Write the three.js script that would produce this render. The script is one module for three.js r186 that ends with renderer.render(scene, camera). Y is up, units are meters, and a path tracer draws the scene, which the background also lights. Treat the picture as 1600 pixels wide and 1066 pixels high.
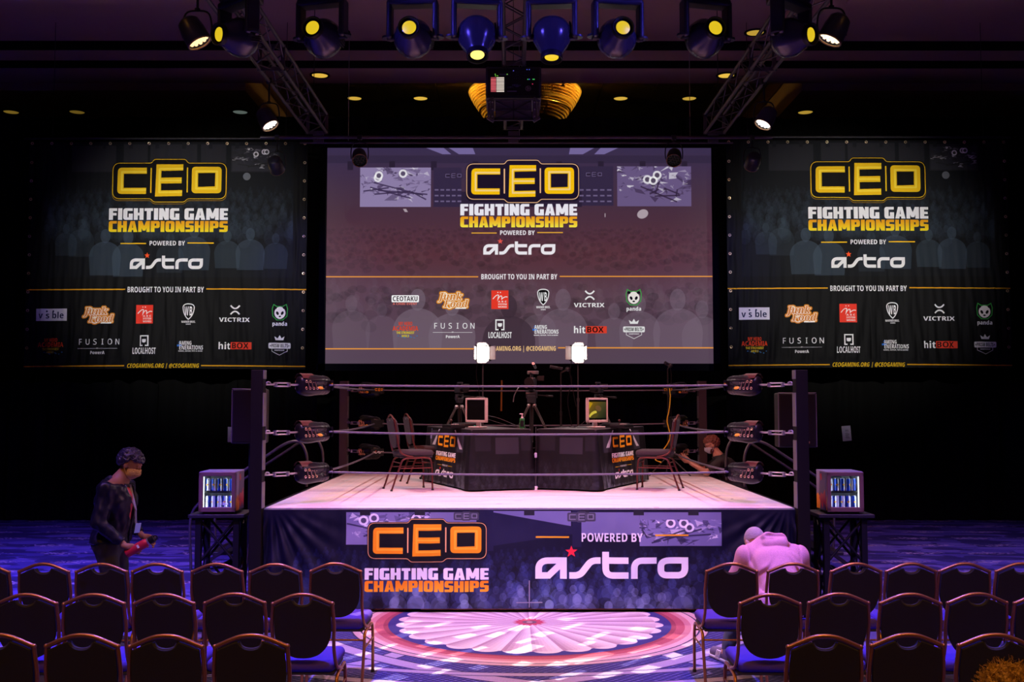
import * as THREE from 'three';
import { RoundedBoxGeometry } from 'three/addons/geometries/RoundedBoxGeometry.js';
import { mergeGeometries, mergeVertices, toCreasedNormals } from 'three/addons/utils/BufferGeometryUtils.js';
import { RectAreaLightUniformsLib } from 'three/addons/lights/RectAreaLightUniformsLib.js';
import { createNoise3D } from 'simplex-noise';

// ---------------------------------------------------------------- camera, exposure
const scene = new THREE.Scene();
scene.background = new THREE.Color(0x000000);
const camera = new THREE.PerspectiveCamera(2 * Math.atan(533 / 1640) * 180 / Math.PI, 1600 / 1066, 0.1, 80);
camera.rotation.order = 'YXZ';
camera.position.set(-0.19, 2.1, 0);
camera.rotation.set(3.36 * Math.PI / 180, -0.07 * Math.PI / 180, 0);
const renderer = new THREE.WebGLRenderer({ antialias: true });
renderer.toneMapping = THREE.LinearToneMapping;
renderer.toneMappingExposure = 1.0;
renderer.shadowMap.enabled = true;
RectAreaLightUniformsLib.init();

// ---------------------------------------------------------------- light levels (candela), one place to tune them; each lamp builds its own light further down
const LV = {
  blueWash: 120, skirtWash: 115, blueSeat: 330, blueAisle: 640, blueHead: 10, rose: 62, red: 46, white: 54, banner: 330, amberDown: 130, moverAmber: 6, gobo: 400,
  panel: 15, fridge: 16,
};
const C_BLUE = [0.10, 0.07, 1.0], C_ROSE = [1.0, 0.38, 0.46], C_WHITE = [1.0, 0.74, 0.74], C_AMBER = [1.0, 0.44, 0.05];

// ---------------------------------------------------------------- helpers
function mulberry(a) { return () => { a |= 0; a = a + 0x6D2B79F5 | 0; let t = Math.imul(a ^ a >>> 15, 1 | a); t = t + Math.imul(t ^ t >>> 7, 61 | t) ^ t; return ((t ^ t >>> 14) >>> 0) / 4294967296; }; }
const rnd = mulberry(7);
const noise3 = createNoise3D(mulberry(11));
const V = (x, y, z) => new THREE.Vector3(x, y, z);
const R = (d) => d * Math.PI / 180;
const taken = {};
function numbered(n) { const k = taken[n] = (taken[n] ?? -1) + 1; return k ? `${n}_${String(k).padStart(3, '0')}` : n; }
function tag(o, label, category, group, kind) {
  o.userData.label = label; if (category) o.userData.category = category;
  if (group) o.userData.group = group; if (kind) o.userData.kind = kind;
  return o;
}
function thing(name, label, category, pos = [0, 0, 0], turn = 0, group) {
  const o = new THREE.Group(); o.name = numbered(name); scene.add(o);
  o.position.set(...pos); o.rotation.y = turn;
  return tag(o, label, category, group);
}
function prep(list) {
  const out = (Array.isArray(list) ? list : [list]).map((g) => {
    g = g.index ? g.toNonIndexed() : g.clone();
    for (const k of Object.keys(g.attributes)) if (!['position', 'normal', 'uv'].includes(k)) g.deleteAttribute(k);
    if (!g.attributes.normal) g.computeVertexNormals();
    if (!g.attributes.uv) g.setAttribute('uv', new THREE.Float32BufferAttribute(new Float32Array(g.attributes.position.count * 2), 2));
    return g;
  });
  return out.length === 1 ? out[0] : mergeGeometries(out);
}
function mesh(name, geo, mat, parent = scene) {
  const m = new THREE.Mesh(Array.isArray(geo) ? prep(geo) : geo, mat);
  m.name = parent === scene ? numbered(name) : name; m.castShadow = m.receiveShadow = true; parent.add(m); return m;
}
function part(name, parent) { const g = new THREE.Group(); g.name = name; parent.add(g); return g; }
function struct(name, geo, mat, parent = scene) { const m = mesh(name, geo, mat, parent); m.userData.kind = 'structure'; return m; }
function copy(o, pos, turn, label, group) {
  const r = o.clone(); r.name = numbered(o.name.replace(/_\d{3}$/, '')); scene.add(r);
  if (pos) r.position.set(...pos); if (turn !== undefined) r.rotation.y = turn;
  r.userData = { ...o.userData }; if (label) r.userData.label = label; if (group) r.userData.group = group;
  return r;
}
const bx = (w, h, d, x = 0, y = 0, z = 0) => new THREE.BoxGeometry(w, h, d).translate(x, y, z);
const rb = (w, h, d, x = 0, y = 0, z = 0, r = 0.008, s = 2) => new RoundedBoxGeometry(w, h, d, s, Math.min(r, w / 2.01, h / 2.01, d / 2.01)).translate(x, y, z);
const cyl = (r0, r1, h, x = 0, y = 0, z = 0, n = 20) => new THREE.CylinderGeometry(r0, r1, h, n).translate(x, y, z);
const lathe = (pts, n = 28) => new THREE.LatheGeometry(pts.map((p) => new THREE.Vector2(...p)), n);
function bar(a, b, r, n = 8, r2 = r) {
  const A = V(...a), B = V(...b), d = B.clone().sub(A), g = new THREE.CylinderGeometry(r2, r, d.length(), n);
  g.applyQuaternion(new THREE.Quaternion().setFromUnitVectors(V(0, 1, 0), d.clone().normalize()));
  return g.translate((A.x + B.x) / 2, (A.y + B.y) / 2, (A.z + B.z) / 2);
}
function flat(a, b, w, t) { // rectangular bar
  const A = V(...a), B = V(...b), d = B.clone().sub(A), g = new THREE.BoxGeometry(w, d.length(), t);
  g.applyQuaternion(new THREE.Quaternion().setFromUnitVectors(V(0, 1, 0), d.clone().normalize()));
  return g.translate((A.x + B.x) / 2, (A.y + B.y) / 2, (A.z + B.z) / 2);
}
const tube = (pts, r, seg = 32, n = 8, type = 'centripetal') => new THREE.TubeGeometry(new THREE.CatmullRomCurve3(pts.map((p) => V(...p)), false, type), seg, r, n);
function extrude(shape, depth, bevel = 0.004, seg = 2) {
  return new THREE.ExtrudeGeometry(shape, { depth, bevelEnabled: bevel > 0, bevelThickness: bevel, bevelSize: bevel, bevelOffset: -bevel, bevelSegments: seg, curveSegments: 18 });
}
const rot = (g, x = 0, y = 0, z = 0) => g.applyMatrix4(new THREE.Matrix4().makeRotationFromEuler(new THREE.Euler(x, y, z)));
function M(color, roughness = 0.8, metalness = 0, extra = {}) {
  const m = new THREE.MeshPhysicalMaterial({ roughness, metalness, ...extra });
  if (Array.isArray(color)) m.color.setRGB(...color); else m.color.set(color);
  return m;
}
function canvas(w, h, draw, srgb = true) {
  const c = document.createElement('canvas'); c.width = w; c.height = h;
  const ctx = c.getContext('2d'); draw(ctx, w, h);
  const t = new THREE.CanvasTexture(c); if (srgb) t.colorSpace = THREE.SRGBColorSpace;
  t.wrapS = t.wrapT = THREE.RepeatWrapping; t.anisotropy = 8; return t;
}
function glow(color, k = 1) { const m = new THREE.MeshStandardMaterial({ color: 0x050505, roughness: 0.4 }); m.emissive.setRGB(...color); m.emissiveIntensity = k; return m; }
function spotLight(parent, from, to, color, cd, deg, penumbra = 0.5, size = 2) {
  const l = new THREE.SpotLight(new THREE.Color().setRGB(...color), cd, 0, R(deg), penumbra, 2);
  l.position.set(...from); l.target.position.set(...to); l.castShadow = true; l.shadow.radius = size; l.shadow.mapSize.set(1024, 1024);
  parent.add(l); parent.add(l.target); return l;
}
// A closed surface round the zero set of f (negative inside): surface nets on a regular grid.
function nets(f, lo, hi, cell) {
  const n = [0, 1, 2].map((i) => Math.ceil((hi[i] - lo[i]) / cell) + 1), [nx, ny, nz] = n;
  const F = new Float32Array(nx * ny * nz), id = (i, j, k) => (k * ny + j) * nx + i;
  for (let k = 0; k < nz; k++) for (let j = 0; j < ny; j++) for (let i = 0; i < nx; i++) F[id(i, j, k)] = f(lo[0] + i * cell, lo[1] + j * cell, lo[2] + k * cell);
  const vert = new Int32Array(nx * ny * nz).fill(-1), pos = [], nor = [], idx = [];
  const C = [[0, 0, 0], [1, 0, 0], [0, 1, 0], [1, 1, 0], [0, 0, 1], [1, 0, 1], [0, 1, 1], [1, 1, 1]];
  const E = [[0, 1], [2, 3], [4, 5], [6, 7], [0, 2], [1, 3], [4, 6], [5, 7], [0, 4], [1, 5], [2, 6], [3, 7]];
  for (let k = 0; k < nz - 1; k++) for (let j = 0; j < ny - 1; j++) for (let i = 0; i < nx - 1; i++) {
    const v = C.map((c) => F[id(i + c[0], j + c[1], k + c[2])]);
    let x = 0, y = 0, z = 0, m = 0;
    for (const [a, b] of E) if ((v[a] < 0) !== (v[b] < 0)) {
      const t = v[a] / (v[a] - v[b]); m++;
      x += C[a][0] + t * (C[b][0] - C[a][0]); y += C[a][1] + t * (C[b][1] - C[a][1]); z += C[a][2] + t * (C[b][2] - C[a][2]);
    }
    if (!m) continue;
    vert[id(i, j, k)] = pos.length / 3;
    const p = [lo[0] + (i + x / m) * cell, lo[1] + (j + y / m) * cell, lo[2] + (k + z / m) * cell], e = cell * 0.6;
    pos.push(...p);
    const g = [f(p[0] + e, p[1], p[2]) - f(p[0] - e, p[1], p[2]), f(p[0], p[1] + e, p[2]) - f(p[0], p[1] - e, p[2]), f(p[0], p[1], p[2] + e) - f(p[0], p[1], p[2] - e)];
    const l = Math.hypot(...g) || 1; nor.push(g[0] / l, g[1] / l, g[2] / l);
  }
  const quad = (a, b, c, d, flip) => { if (a < 0 || b < 0 || c < 0 || d < 0) return; if (flip) idx.push(a, c, b, a, d, c); else idx.push(a, b, c, a, c, d); };
  for (let k = 1; k < nz - 1; k++) for (let j = 1; j < ny - 1; j++) for (let i = 1; i < nx - 1; i++) {
    const s = F[id(i, j, k)] < 0;
    if (s !== F[id(i + 1, j, k)] < 0) quad(vert[id(i, j - 1, k - 1)], vert[id(i, j, k - 1)], vert[id(i, j, k)], vert[id(i, j - 1, k)], !s);
    if (s !== F[id(i, j + 1, k)] < 0) quad(vert[id(i - 1, j, k - 1)], vert[id(i - 1, j, k)], vert[id(i, j, k)], vert[id(i, j, k - 1)], !s);
    if (s !== F[id(i, j, k + 1)] < 0) quad(vert[id(i - 1, j - 1, k)], vert[id(i, j - 1, k)], vert[id(i, j, k)], vert[id(i - 1, j, k)], !s);
  }
  const g = new THREE.BufferGeometry();
  g.setAttribute('position', new THREE.Float32BufferAttribute(pos, 3));
  g.setAttribute('normal', new THREE.Float32BufferAttribute(nor, 3));
  const uv = new Float32Array(pos.length / 3 * 2); for (let i = 0; i < pos.length / 3; i++) { uv[i * 2] = pos[i * 3] + pos[i * 3 + 2]; uv[i * 2 + 1] = pos[i * 3 + 1]; }
  g.setAttribute('uv', new THREE.BufferAttribute(uv, 2)); g.setIndex(idx); return g;
}
// Signed distances
function cap(a, b, ra, rb_) {
  const bx_ = b[0] - a[0], by = b[1] - a[1], bz = b[2] - a[2], L = bx_ * bx_ + by * by + bz * bz || 1e-9;
  return (x, y, z) => {
    const px = x - a[0], py = y - a[1], pz = z - a[2], t = Math.max(0, Math.min(1, (px * bx_ + py * by + pz * bz) / L));
    return Math.hypot(px - bx_ * t, py - by * t, pz - bz * t) - (ra + (rb_ - ra) * t);
  };
}
function ell(c, r, m) { // ellipsoid, optional Matrix4 that carries local space to the body's
  const inv = m ? m.clone().invert().elements : null;
  return (x, y, z) => {
    if (inv) { const X = inv[0] * x + inv[4] * y + inv[8] * z + inv[12], Y = inv[1] * x + inv[5] * y + inv[9] * z + inv[13], Z = inv[2] * x + inv[6] * y + inv[10] * z + inv[14]; x = X; y = Y; z = Z; }
    const a = (x - c[0]) / r[0], b = (y - c[1]) / r[1], d = (z - c[2]) / r[2], k = Math.hypot(a, b, d);
    const g = Math.hypot(a / r[0], b / r[1], d / r[2]);
    return g < 1e-6 ? -Math.min(...r) : k * (k - 1) / g;
  };
}
const smin = (a, b, k) => { const h = Math.max(k - Math.abs(a - b), 0) / k; return Math.min(a, b) - h * h * k * 0.25; };
const smax = (a, b, k) => -smin(-a, -b, k);
const blend = (list, k) => (x, y, z) => { let d = 1e3; for (const f of list) d = smin(d, f(x, y, z), k); return d; };
function local(m, f) { const e = m.clone().invert().elements; return (x, y, z) => f(e[0] * x + e[4] * y + e[8] * z + e[12], e[1] * x + e[5] * y + e[9] * z + e[13], e[2] * x + e[6] * y + e[10] * z + e[14]); }

// ---------------------------------------------------------------- print: lettering and logos, drawn in canvases
const YEL = '#f2c511', ORG = '#f0a81c';
function poly(c, pts) { c.beginPath(); pts.forEach((p, i) => (i ? c.lineTo(...p) : c.moveTo(...p))); c.closePath(); c.fill(); }
function rrect(c, x, y, w, h, r) {
  const [a, b, d, e] = Array.isArray(r) ? r : [r, r, r, r];
  c.moveTo(x + a, y); c.lineTo(x + w - b, y); c.quadraticCurveTo(x + w, y, x + w, y + b); c.lineTo(x + w, y + h - d); c.quadraticCurveTo(x + w, y + h, x + w - d, y + h);
  c.lineTo(x + e, y + h); c.quadraticCurveTo(x, y + h, x, y + h - e); c.lineTo(x, y + a); c.quadraticCurveTo(x, y, x + a, y); c.closePath();
}
const box = (c, x, y, w, h, r = 0) => { c.beginPath(); rrect(c, x, y, w, h, r); c.fill(); };
function fit(c, s, x, y, w, h, font = 'bold', family = 'sans-serif') { // text whose capitals fill the box x, y (top), w, h
  c.save(); c.font = `${font} 100px ${family}`; c.textAlign = 'left'; c.textBaseline = 'alphabetic';
  const m = c.measureText(s).width; c.translate(x, y + h); c.scale(w / m, h / 71.4); c.fillText(s, 0, 0); c.restore();
}
const fitC = (c, s, cx, cy, w, h, font, family) => fit(c, s, cx - w / 2, cy - h / 2, w, h, font, family);
// heavy squared capitals for the title lines
const GLYPH = {
  F: [60, (c) => { box(c, 0, 0, 30, 100, [8, 0, 0, 0]); box(c, 0, 0, 60, 24, [8, 0, 0, 0]); box(c, 10, 40, 46, 22); }],
  I: [31, (c) => box(c, 0, 0, 31, 100)],
  G: [70, (c) => { box(c, 0, 0, 31, 100, [22, 0, 0, 22]); box(c, 6, 0, 62, 23, [16, 0, 0, 0]); box(c, 6, 78, 64, 22, [0, 0, 0, 16]); box(c, 40, 46, 30, 54); }],
  H: [72, (c) => { box(c, 0, 0, 30, 100); box(c, 42, 0, 30, 100); box(c, 20, 39, 32, 23); }],
  T: [62, (c) => { box(c, 0, 0, 62, 24); box(c, 16, 0, 31, 100); }],
  N: [72, (c) => { box(c, 0, 0, 28, 100); box(c, 44, 0, 28, 100); poly(c, [[0, 0], [30, 0], [72, 100], [42, 100]]); }],
  A: [76, (c) => { poly(c, [[22, 0], [54, 0], [76, 100], [45, 100], [38, 26], [31, 100], [0, 100]]); box(c, 22, 62, 32, 20); }],
  M: [92, (c) => { box(c, 0, 0, 27, 100); box(c, 65, 0, 27, 100); poly(c, [[0, 0], [30, 0], [46, 45], [62, 0], [92, 0], [56, 88], [36, 88]]); }],
  E: [60, (c) => { box(c, 0, 0, 30, 100, [8, 0, 0, 8]); box(c, 4, 0, 56, 23); box(c, 4, 40, 52, 21); box(c, 4, 77, 56, 23); }],
  C: [64, (c) => { box(c, 0, 0, 31, 100, [22, 0, 0, 22]); box(c, 8, 0, 56, 24, [16, 0, 0, 0]); box(c, 8, 76, 56, 24, [0, 0, 0, 16]); }],
  P: [70, (c) => { box(c, 0, 0, 30, 100); c.beginPath(); rrect(c, 0, 0, 70, 66, [0, 20, 20, 0]); c.rect(29, 23, 13, 21); c.fill('evenodd'); }],
  O: [72, (c) => { c.beginPath(); rrect(c, 0, 0, 72, 100, 22); rrect(c, 30, 23, 12, 54, 3); c.fill('evenodd'); }],
  S: [66, (c) => { box(c, 2, 0, 62, 23, [18, 0, 0, 0]); box(c, 0, 0, 29, 60, [20, 0, 0, 14]); box(c, 6, 39, 56, 22, [0, 16, 0, 8]); box(c, 37, 42, 29, 58, [14, 0, 20, 0]); box(c, 0, 77, 62, 23, [0, 0, 18, 0]); }],
};
function heavy(c, s, x, y, w, h, fill) {
  const gap = 7, wide = [...s].reduce((a, ch) => a + (ch === ' ' ? 30 : GLYPH[ch][0] + gap), -gap);
  c.save(); c.fillStyle = fill; c.translate(x, y); c.scale(w / wide, h / 100);
  for (const ch of s) { if (ch === ' ') { c.translate(30, 0); continue; } GLYPH[ch][1](c); c.translate(GLYPH[ch][0] + gap, 0); }
  c.restore();
}
const star = (c, x, y, r) => poly(c, [...Array(10)].map((_, i) => { const a = -Math.PI / 2 + i * Math.PI / 5, q = i % 2 ? r * 0.42 : r; return [x + q * Math.cos(a), y + q * Math.sin(a)]; }));
function plate(c, g) { // outline of the badge behind the three letters, grown by g
  c.beginPath(); const x0 = 105 - g, x1 = 1058 + g, y0 = 112 - g, y1 = 412 + g, t = 80 - g, b = 440 + g, r = 62;
  c.moveTo(x0 + r, y0); c.lineTo(415, y0); c.quadraticCurveTo(430, y0, 440, t + 14); c.quadraticCurveTo(450, t, 468, t); c.lineTo(697, t); c.quadraticCurveTo(715, t, 724, t + 14); c.quadraticCurveTo(736, y0, 752, y0);
  c.lineTo(x1 - r, y0); c.quadraticCurveTo(x1, y0, x1, y0 + r); c.lineTo(x1, y1 - r); c.quadraticCurveTo(x1, y1, x1 - r, y1); c.lineTo(750, y1); c.quadraticCurveTo(736, y1, 722, b - 14); c.quadraticCurveTo(710, b, 692, b);
  c.lineTo(468, b); c.quadraticCurveTo(450, b, 438, b - 14); c.quadraticCurveTo(426, y1, 412, y1); c.lineTo(x0 + r, y1); c.quadraticCurveTo(x0, y1, x0, y1 - r); c.lineTo(x0, y0 + r); c.quadraticCurveTo(x0, y0, x0 + r, y0); c.closePath();
}
function ceo(c, o = {}) {
  const hi = o.hi ?? '#ffdf3a', mid = o.mid ?? YEL, lo = o.lo ?? '#8c6a05', line = o.line ?? YEL, bg = o.bg ?? '#060504';
  c.save(); c.lineJoin = 'round';
  plate(c, 8); c.fillStyle = bg; c.fill();
  if (!o.plain) { c.save(); c.translate(0, 12); plate(c, 4); c.strokeStyle = lo; c.lineWidth = 5; c.stroke(); c.restore(); }
  plate(c, 0); c.fillStyle = bg; c.fill(); c.strokeStyle = line; c.lineWidth = o.lw ?? 5; c.stroke();
  c.fillStyle = line; box(c, 420, 152, 11, 212, 5); box(c, 726, 148, 11, 212, 5);
  const letter = (path, inner) => { c.fillStyle = mid; c.beginPath(); path(); c.fill('evenodd'); c.strokeStyle = hi; c.lineWidth = 15; c.save(); c.beginPath(); path(); c.clip('evenodd'); c.beginPath(); inner(); c.stroke(); c.restore(); };
  letter(() => { c.moveTo(185, 150); c.lineTo(390, 150); c.lineTo(390, 202); c.lineTo(196, 202); c.lineTo(196, 320); c.lineTo(386, 320); c.lineTo(386, 372); c.lineTo(180, 372); c.quadraticCurveTo(143, 372, 143, 335); c.lineTo(145, 188); c.quadraticCurveTo(146, 150, 185, 150); },
    () => { c.moveTo(390, 186); c.lineTo(180, 186); c.lineTo(180, 338); c.lineTo(390, 338); });
  letter(() => { [[470, 122], [696, 122], [696, 174], [512, 178], [512, 234], [684, 232], [684, 282], [512, 284], [512, 342], [690, 338], [690, 390], [462, 394]].forEach((p, i) => (i ? c.lineTo(...p) : c.moveTo(...p))); c.closePath(); },
    () => { c.moveTo(696, 158); c.lineTo(496, 160); c.lineTo(496, 358); c.lineTo(690, 356); c.moveTo(496, 258); c.lineTo(684, 258); });
  letter(() => { rrect(c, 768, 142, 251, 224, 36); c.moveTo(822, 195); c.lineTo(822, 312); c.lineTo(964, 308); c.lineTo(966, 194); c.closePath(); },
    () => { c.moveTo(806, 180); c.lineTo(806, 328); c.lineTo(982, 328); c.lineTo(982, 180); c.closePath(); });
  c.restore();
}
function title(c, white = '#ececec', y0 = '#e89a10', y1 = '#f8e21c') {
  heavy(c, 'FIGHTING GAME', 78, 492, 1000, 98, white);
  const g = c.createLinearGradient(0, 0, 0, 100); g.addColorStop(0, y0); g.addColorStop(1, y1);
  heavy(c, 'CHAMPIONSHIPS', 78, 599, 1000, 92, g);
}
function powered(c, white = '#ececec', line = YEL) { c.fillStyle = white; fit(c, 'POWERED BY', 421, 766, 301, 38); c.fillStyle = line; box(c, 180, 783, 216, 9); box(c, 743, 779, 220, 9); }
function astro(c, white = '#ececec', red = '#ff5a26') {
  c.save(); c.strokeStyle = white; c.lineWidth = 27; c.lineJoin = 'miter'; c.lineCap = 'butt';
  const P = (f) => { c.beginPath(); f(); c.stroke(); };
  P(() => { c.moveTo(375, 1002); c.lineTo(375, 926); c.lineTo(312, 926); c.quadraticCurveTo(276, 928, 276, 962); c.lineTo(276, 988); c.lineTo(316, 988); c.lineTo(372, 934); });
  P(() => { c.moveTo(398, 988); c.lineTo(418, 988); c.quadraticCurveTo(440, 988, 452, 972); c.lineTo(476, 940); c.quadraticCurveTo(487, 926, 508, 926); c.lineTo(524, 926); });
  P(() => { c.moveTo(544, 890); c.lineTo(544, 960); c.quadraticCurveTo(545, 988, 574, 988); c.lineTo(635, 988); }); P(() => { c.moveTo(530, 926); c.lineTo(635, 926); });
  P(() => { c.moveTo(658, 1002); c.lineTo(658, 958); c.quadraticCurveTo(659, 926, 692, 926); c.lineTo(748, 926); });
  P(() => { c.moveTo(861, 926); c.lineTo(798, 926); c.quadraticCurveTo(765, 927, 765, 952); c.lineTo(765, 966); c.quadraticCurveTo(766, 988, 792, 988); c.lineTo(830, 988); c.quadraticCurveTo(860, 988, 861, 958); c.closePath(); });
  c.fillStyle = red; star(c, 407, 889, 26); c.restore();
}
const at = (c, ox, oy, s, f) => { c.save(); c.translate(ox, oy); c.scale(s, s); f(c); c.restore(); };
function crowd(c, x0, y0, w, h, far, near, color, alpha, seed, step = 1) { // people seen from behind, row upon row, as in a faded photograph
  const r = mulberry(seed);
  for (let y = 0; y < 1; y += 0.045 * step) {
    const s = far + (near - far) * y;
    for (let x = x0 - s; x < x0 + w + s; x += s * (1.1 + r() * 1.5)) {
      if (r() < 0.25) continue;
      const yy = y0 + y * h + (r() - 0.5) * s, l = 0.35 + 0.65 * r();
      c.globalAlpha = alpha * l * (0.4 + 0.6 * y); c.fillStyle = color;
      c.beginPath(); c.ellipse(x, yy, s * 0.33, s * 0.42, 0, 0, 7); c.fill();
      c.globalAlpha *= 0.75; c.beginPath(); c.ellipse(x + (r() - 0.5) * s * 0.2, yy + s * 1.25, s * (0.62 + r() * 0.25), s * 0.95, (r() - 0.5) * 0.3, 0, 7); c.fill();
      c.globalAlpha = alpha * 0.5; c.fillStyle = '#08080c'; c.beginPath(); c.ellipse(x + s * (r() - 0.5), yy + s * (1.9 + r() * 0.5), s * 0.8, s * 0.55, (r() - 0.5) * 0.8, 0, 7); c.fill();
    }
  }
  c.globalAlpha = 1;
}
function backs(c, list, color, alpha) { // single people seen from behind: x, top of the head, head height
  c.fillStyle = color;
  for (const [x, y, s, l] of list) {
    c.globalAlpha = alpha * l; c.beginPath(); c.ellipse(x, y + s * 0.5, s * 0.36, s * 0.5, 0, 0, 7); c.fill();
    c.beginPath(); c.moveTo(x - s * 0.2, y + s * 0.9); c.quadraticCurveTo(x - s * 1.1, y + s * 1.1, x - s * 1.15, y + s * 2); c.lineTo(x - s * 1.05, y + s * 3.3); c.lineTo(x + s * 1.05, y + s * 3.3); c.lineTo(x + s * 1.15, y + s * 2); c.quadraticCurveTo(x + s * 1.1, y + s * 1.1, x + s * 0.2, y + s * 0.9); c.closePath(); c.fill();
  }
  c.globalAlpha = 1;
}
function arena(c, x, y, w, h, pale, dark, seed) { // a projected game picture inside the photograph: only pale and dark shapes
  const r = mulberry(seed); c.save(); c.beginPath(); c.rect(x, y, w, h); c.clip(); c.fillStyle = pale; c.fillRect(x, y, w, h);
  for (let i = 0; i < 70; i++) {
    c.globalAlpha = 0.25 + r() * 0.5; c.fillStyle = r() < 0.62 ? dark : '#fff'; const px = x + r() * w, py = y + r() * h * 0.8, a = w * (0.01 + r() * 0.07);
    c.beginPath(); c.moveTo(px, py); for (let k = 0; k < 5; k++) c.lineTo(px + (r() - 0.5) * a * 4, py + (r() - 0.5) * a * 2); c.closePath(); c.fill();
  }
  c.globalAlpha = 0.8; c.strokeStyle = dark; c.lineWidth = w * 0.02; for (let i = 0; i < 6; i++) { c.beginPath(); c.moveTo(x + r() * w, y + h * (0.3 + r() * 0.6)); c.lineTo(x + r() * w, y + h * (0.5 + r() * 0.4)); c.stroke(); }
  for (let i = 0; i < 3; i++) { const px = x + w * (0.1 + r() * 0.8), py = y + h * (0.12 + r() * 0.3), q = w * 0.06; c.fillStyle = '#fff'; c.beginPath(); c.arc(px, py, q, 0, 7); c.fill(); c.fillStyle = dark; c.beginPath(); c.arc(px, py, q * 0.55, 0, 7); c.fill(); }
  c.restore();
}
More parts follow.
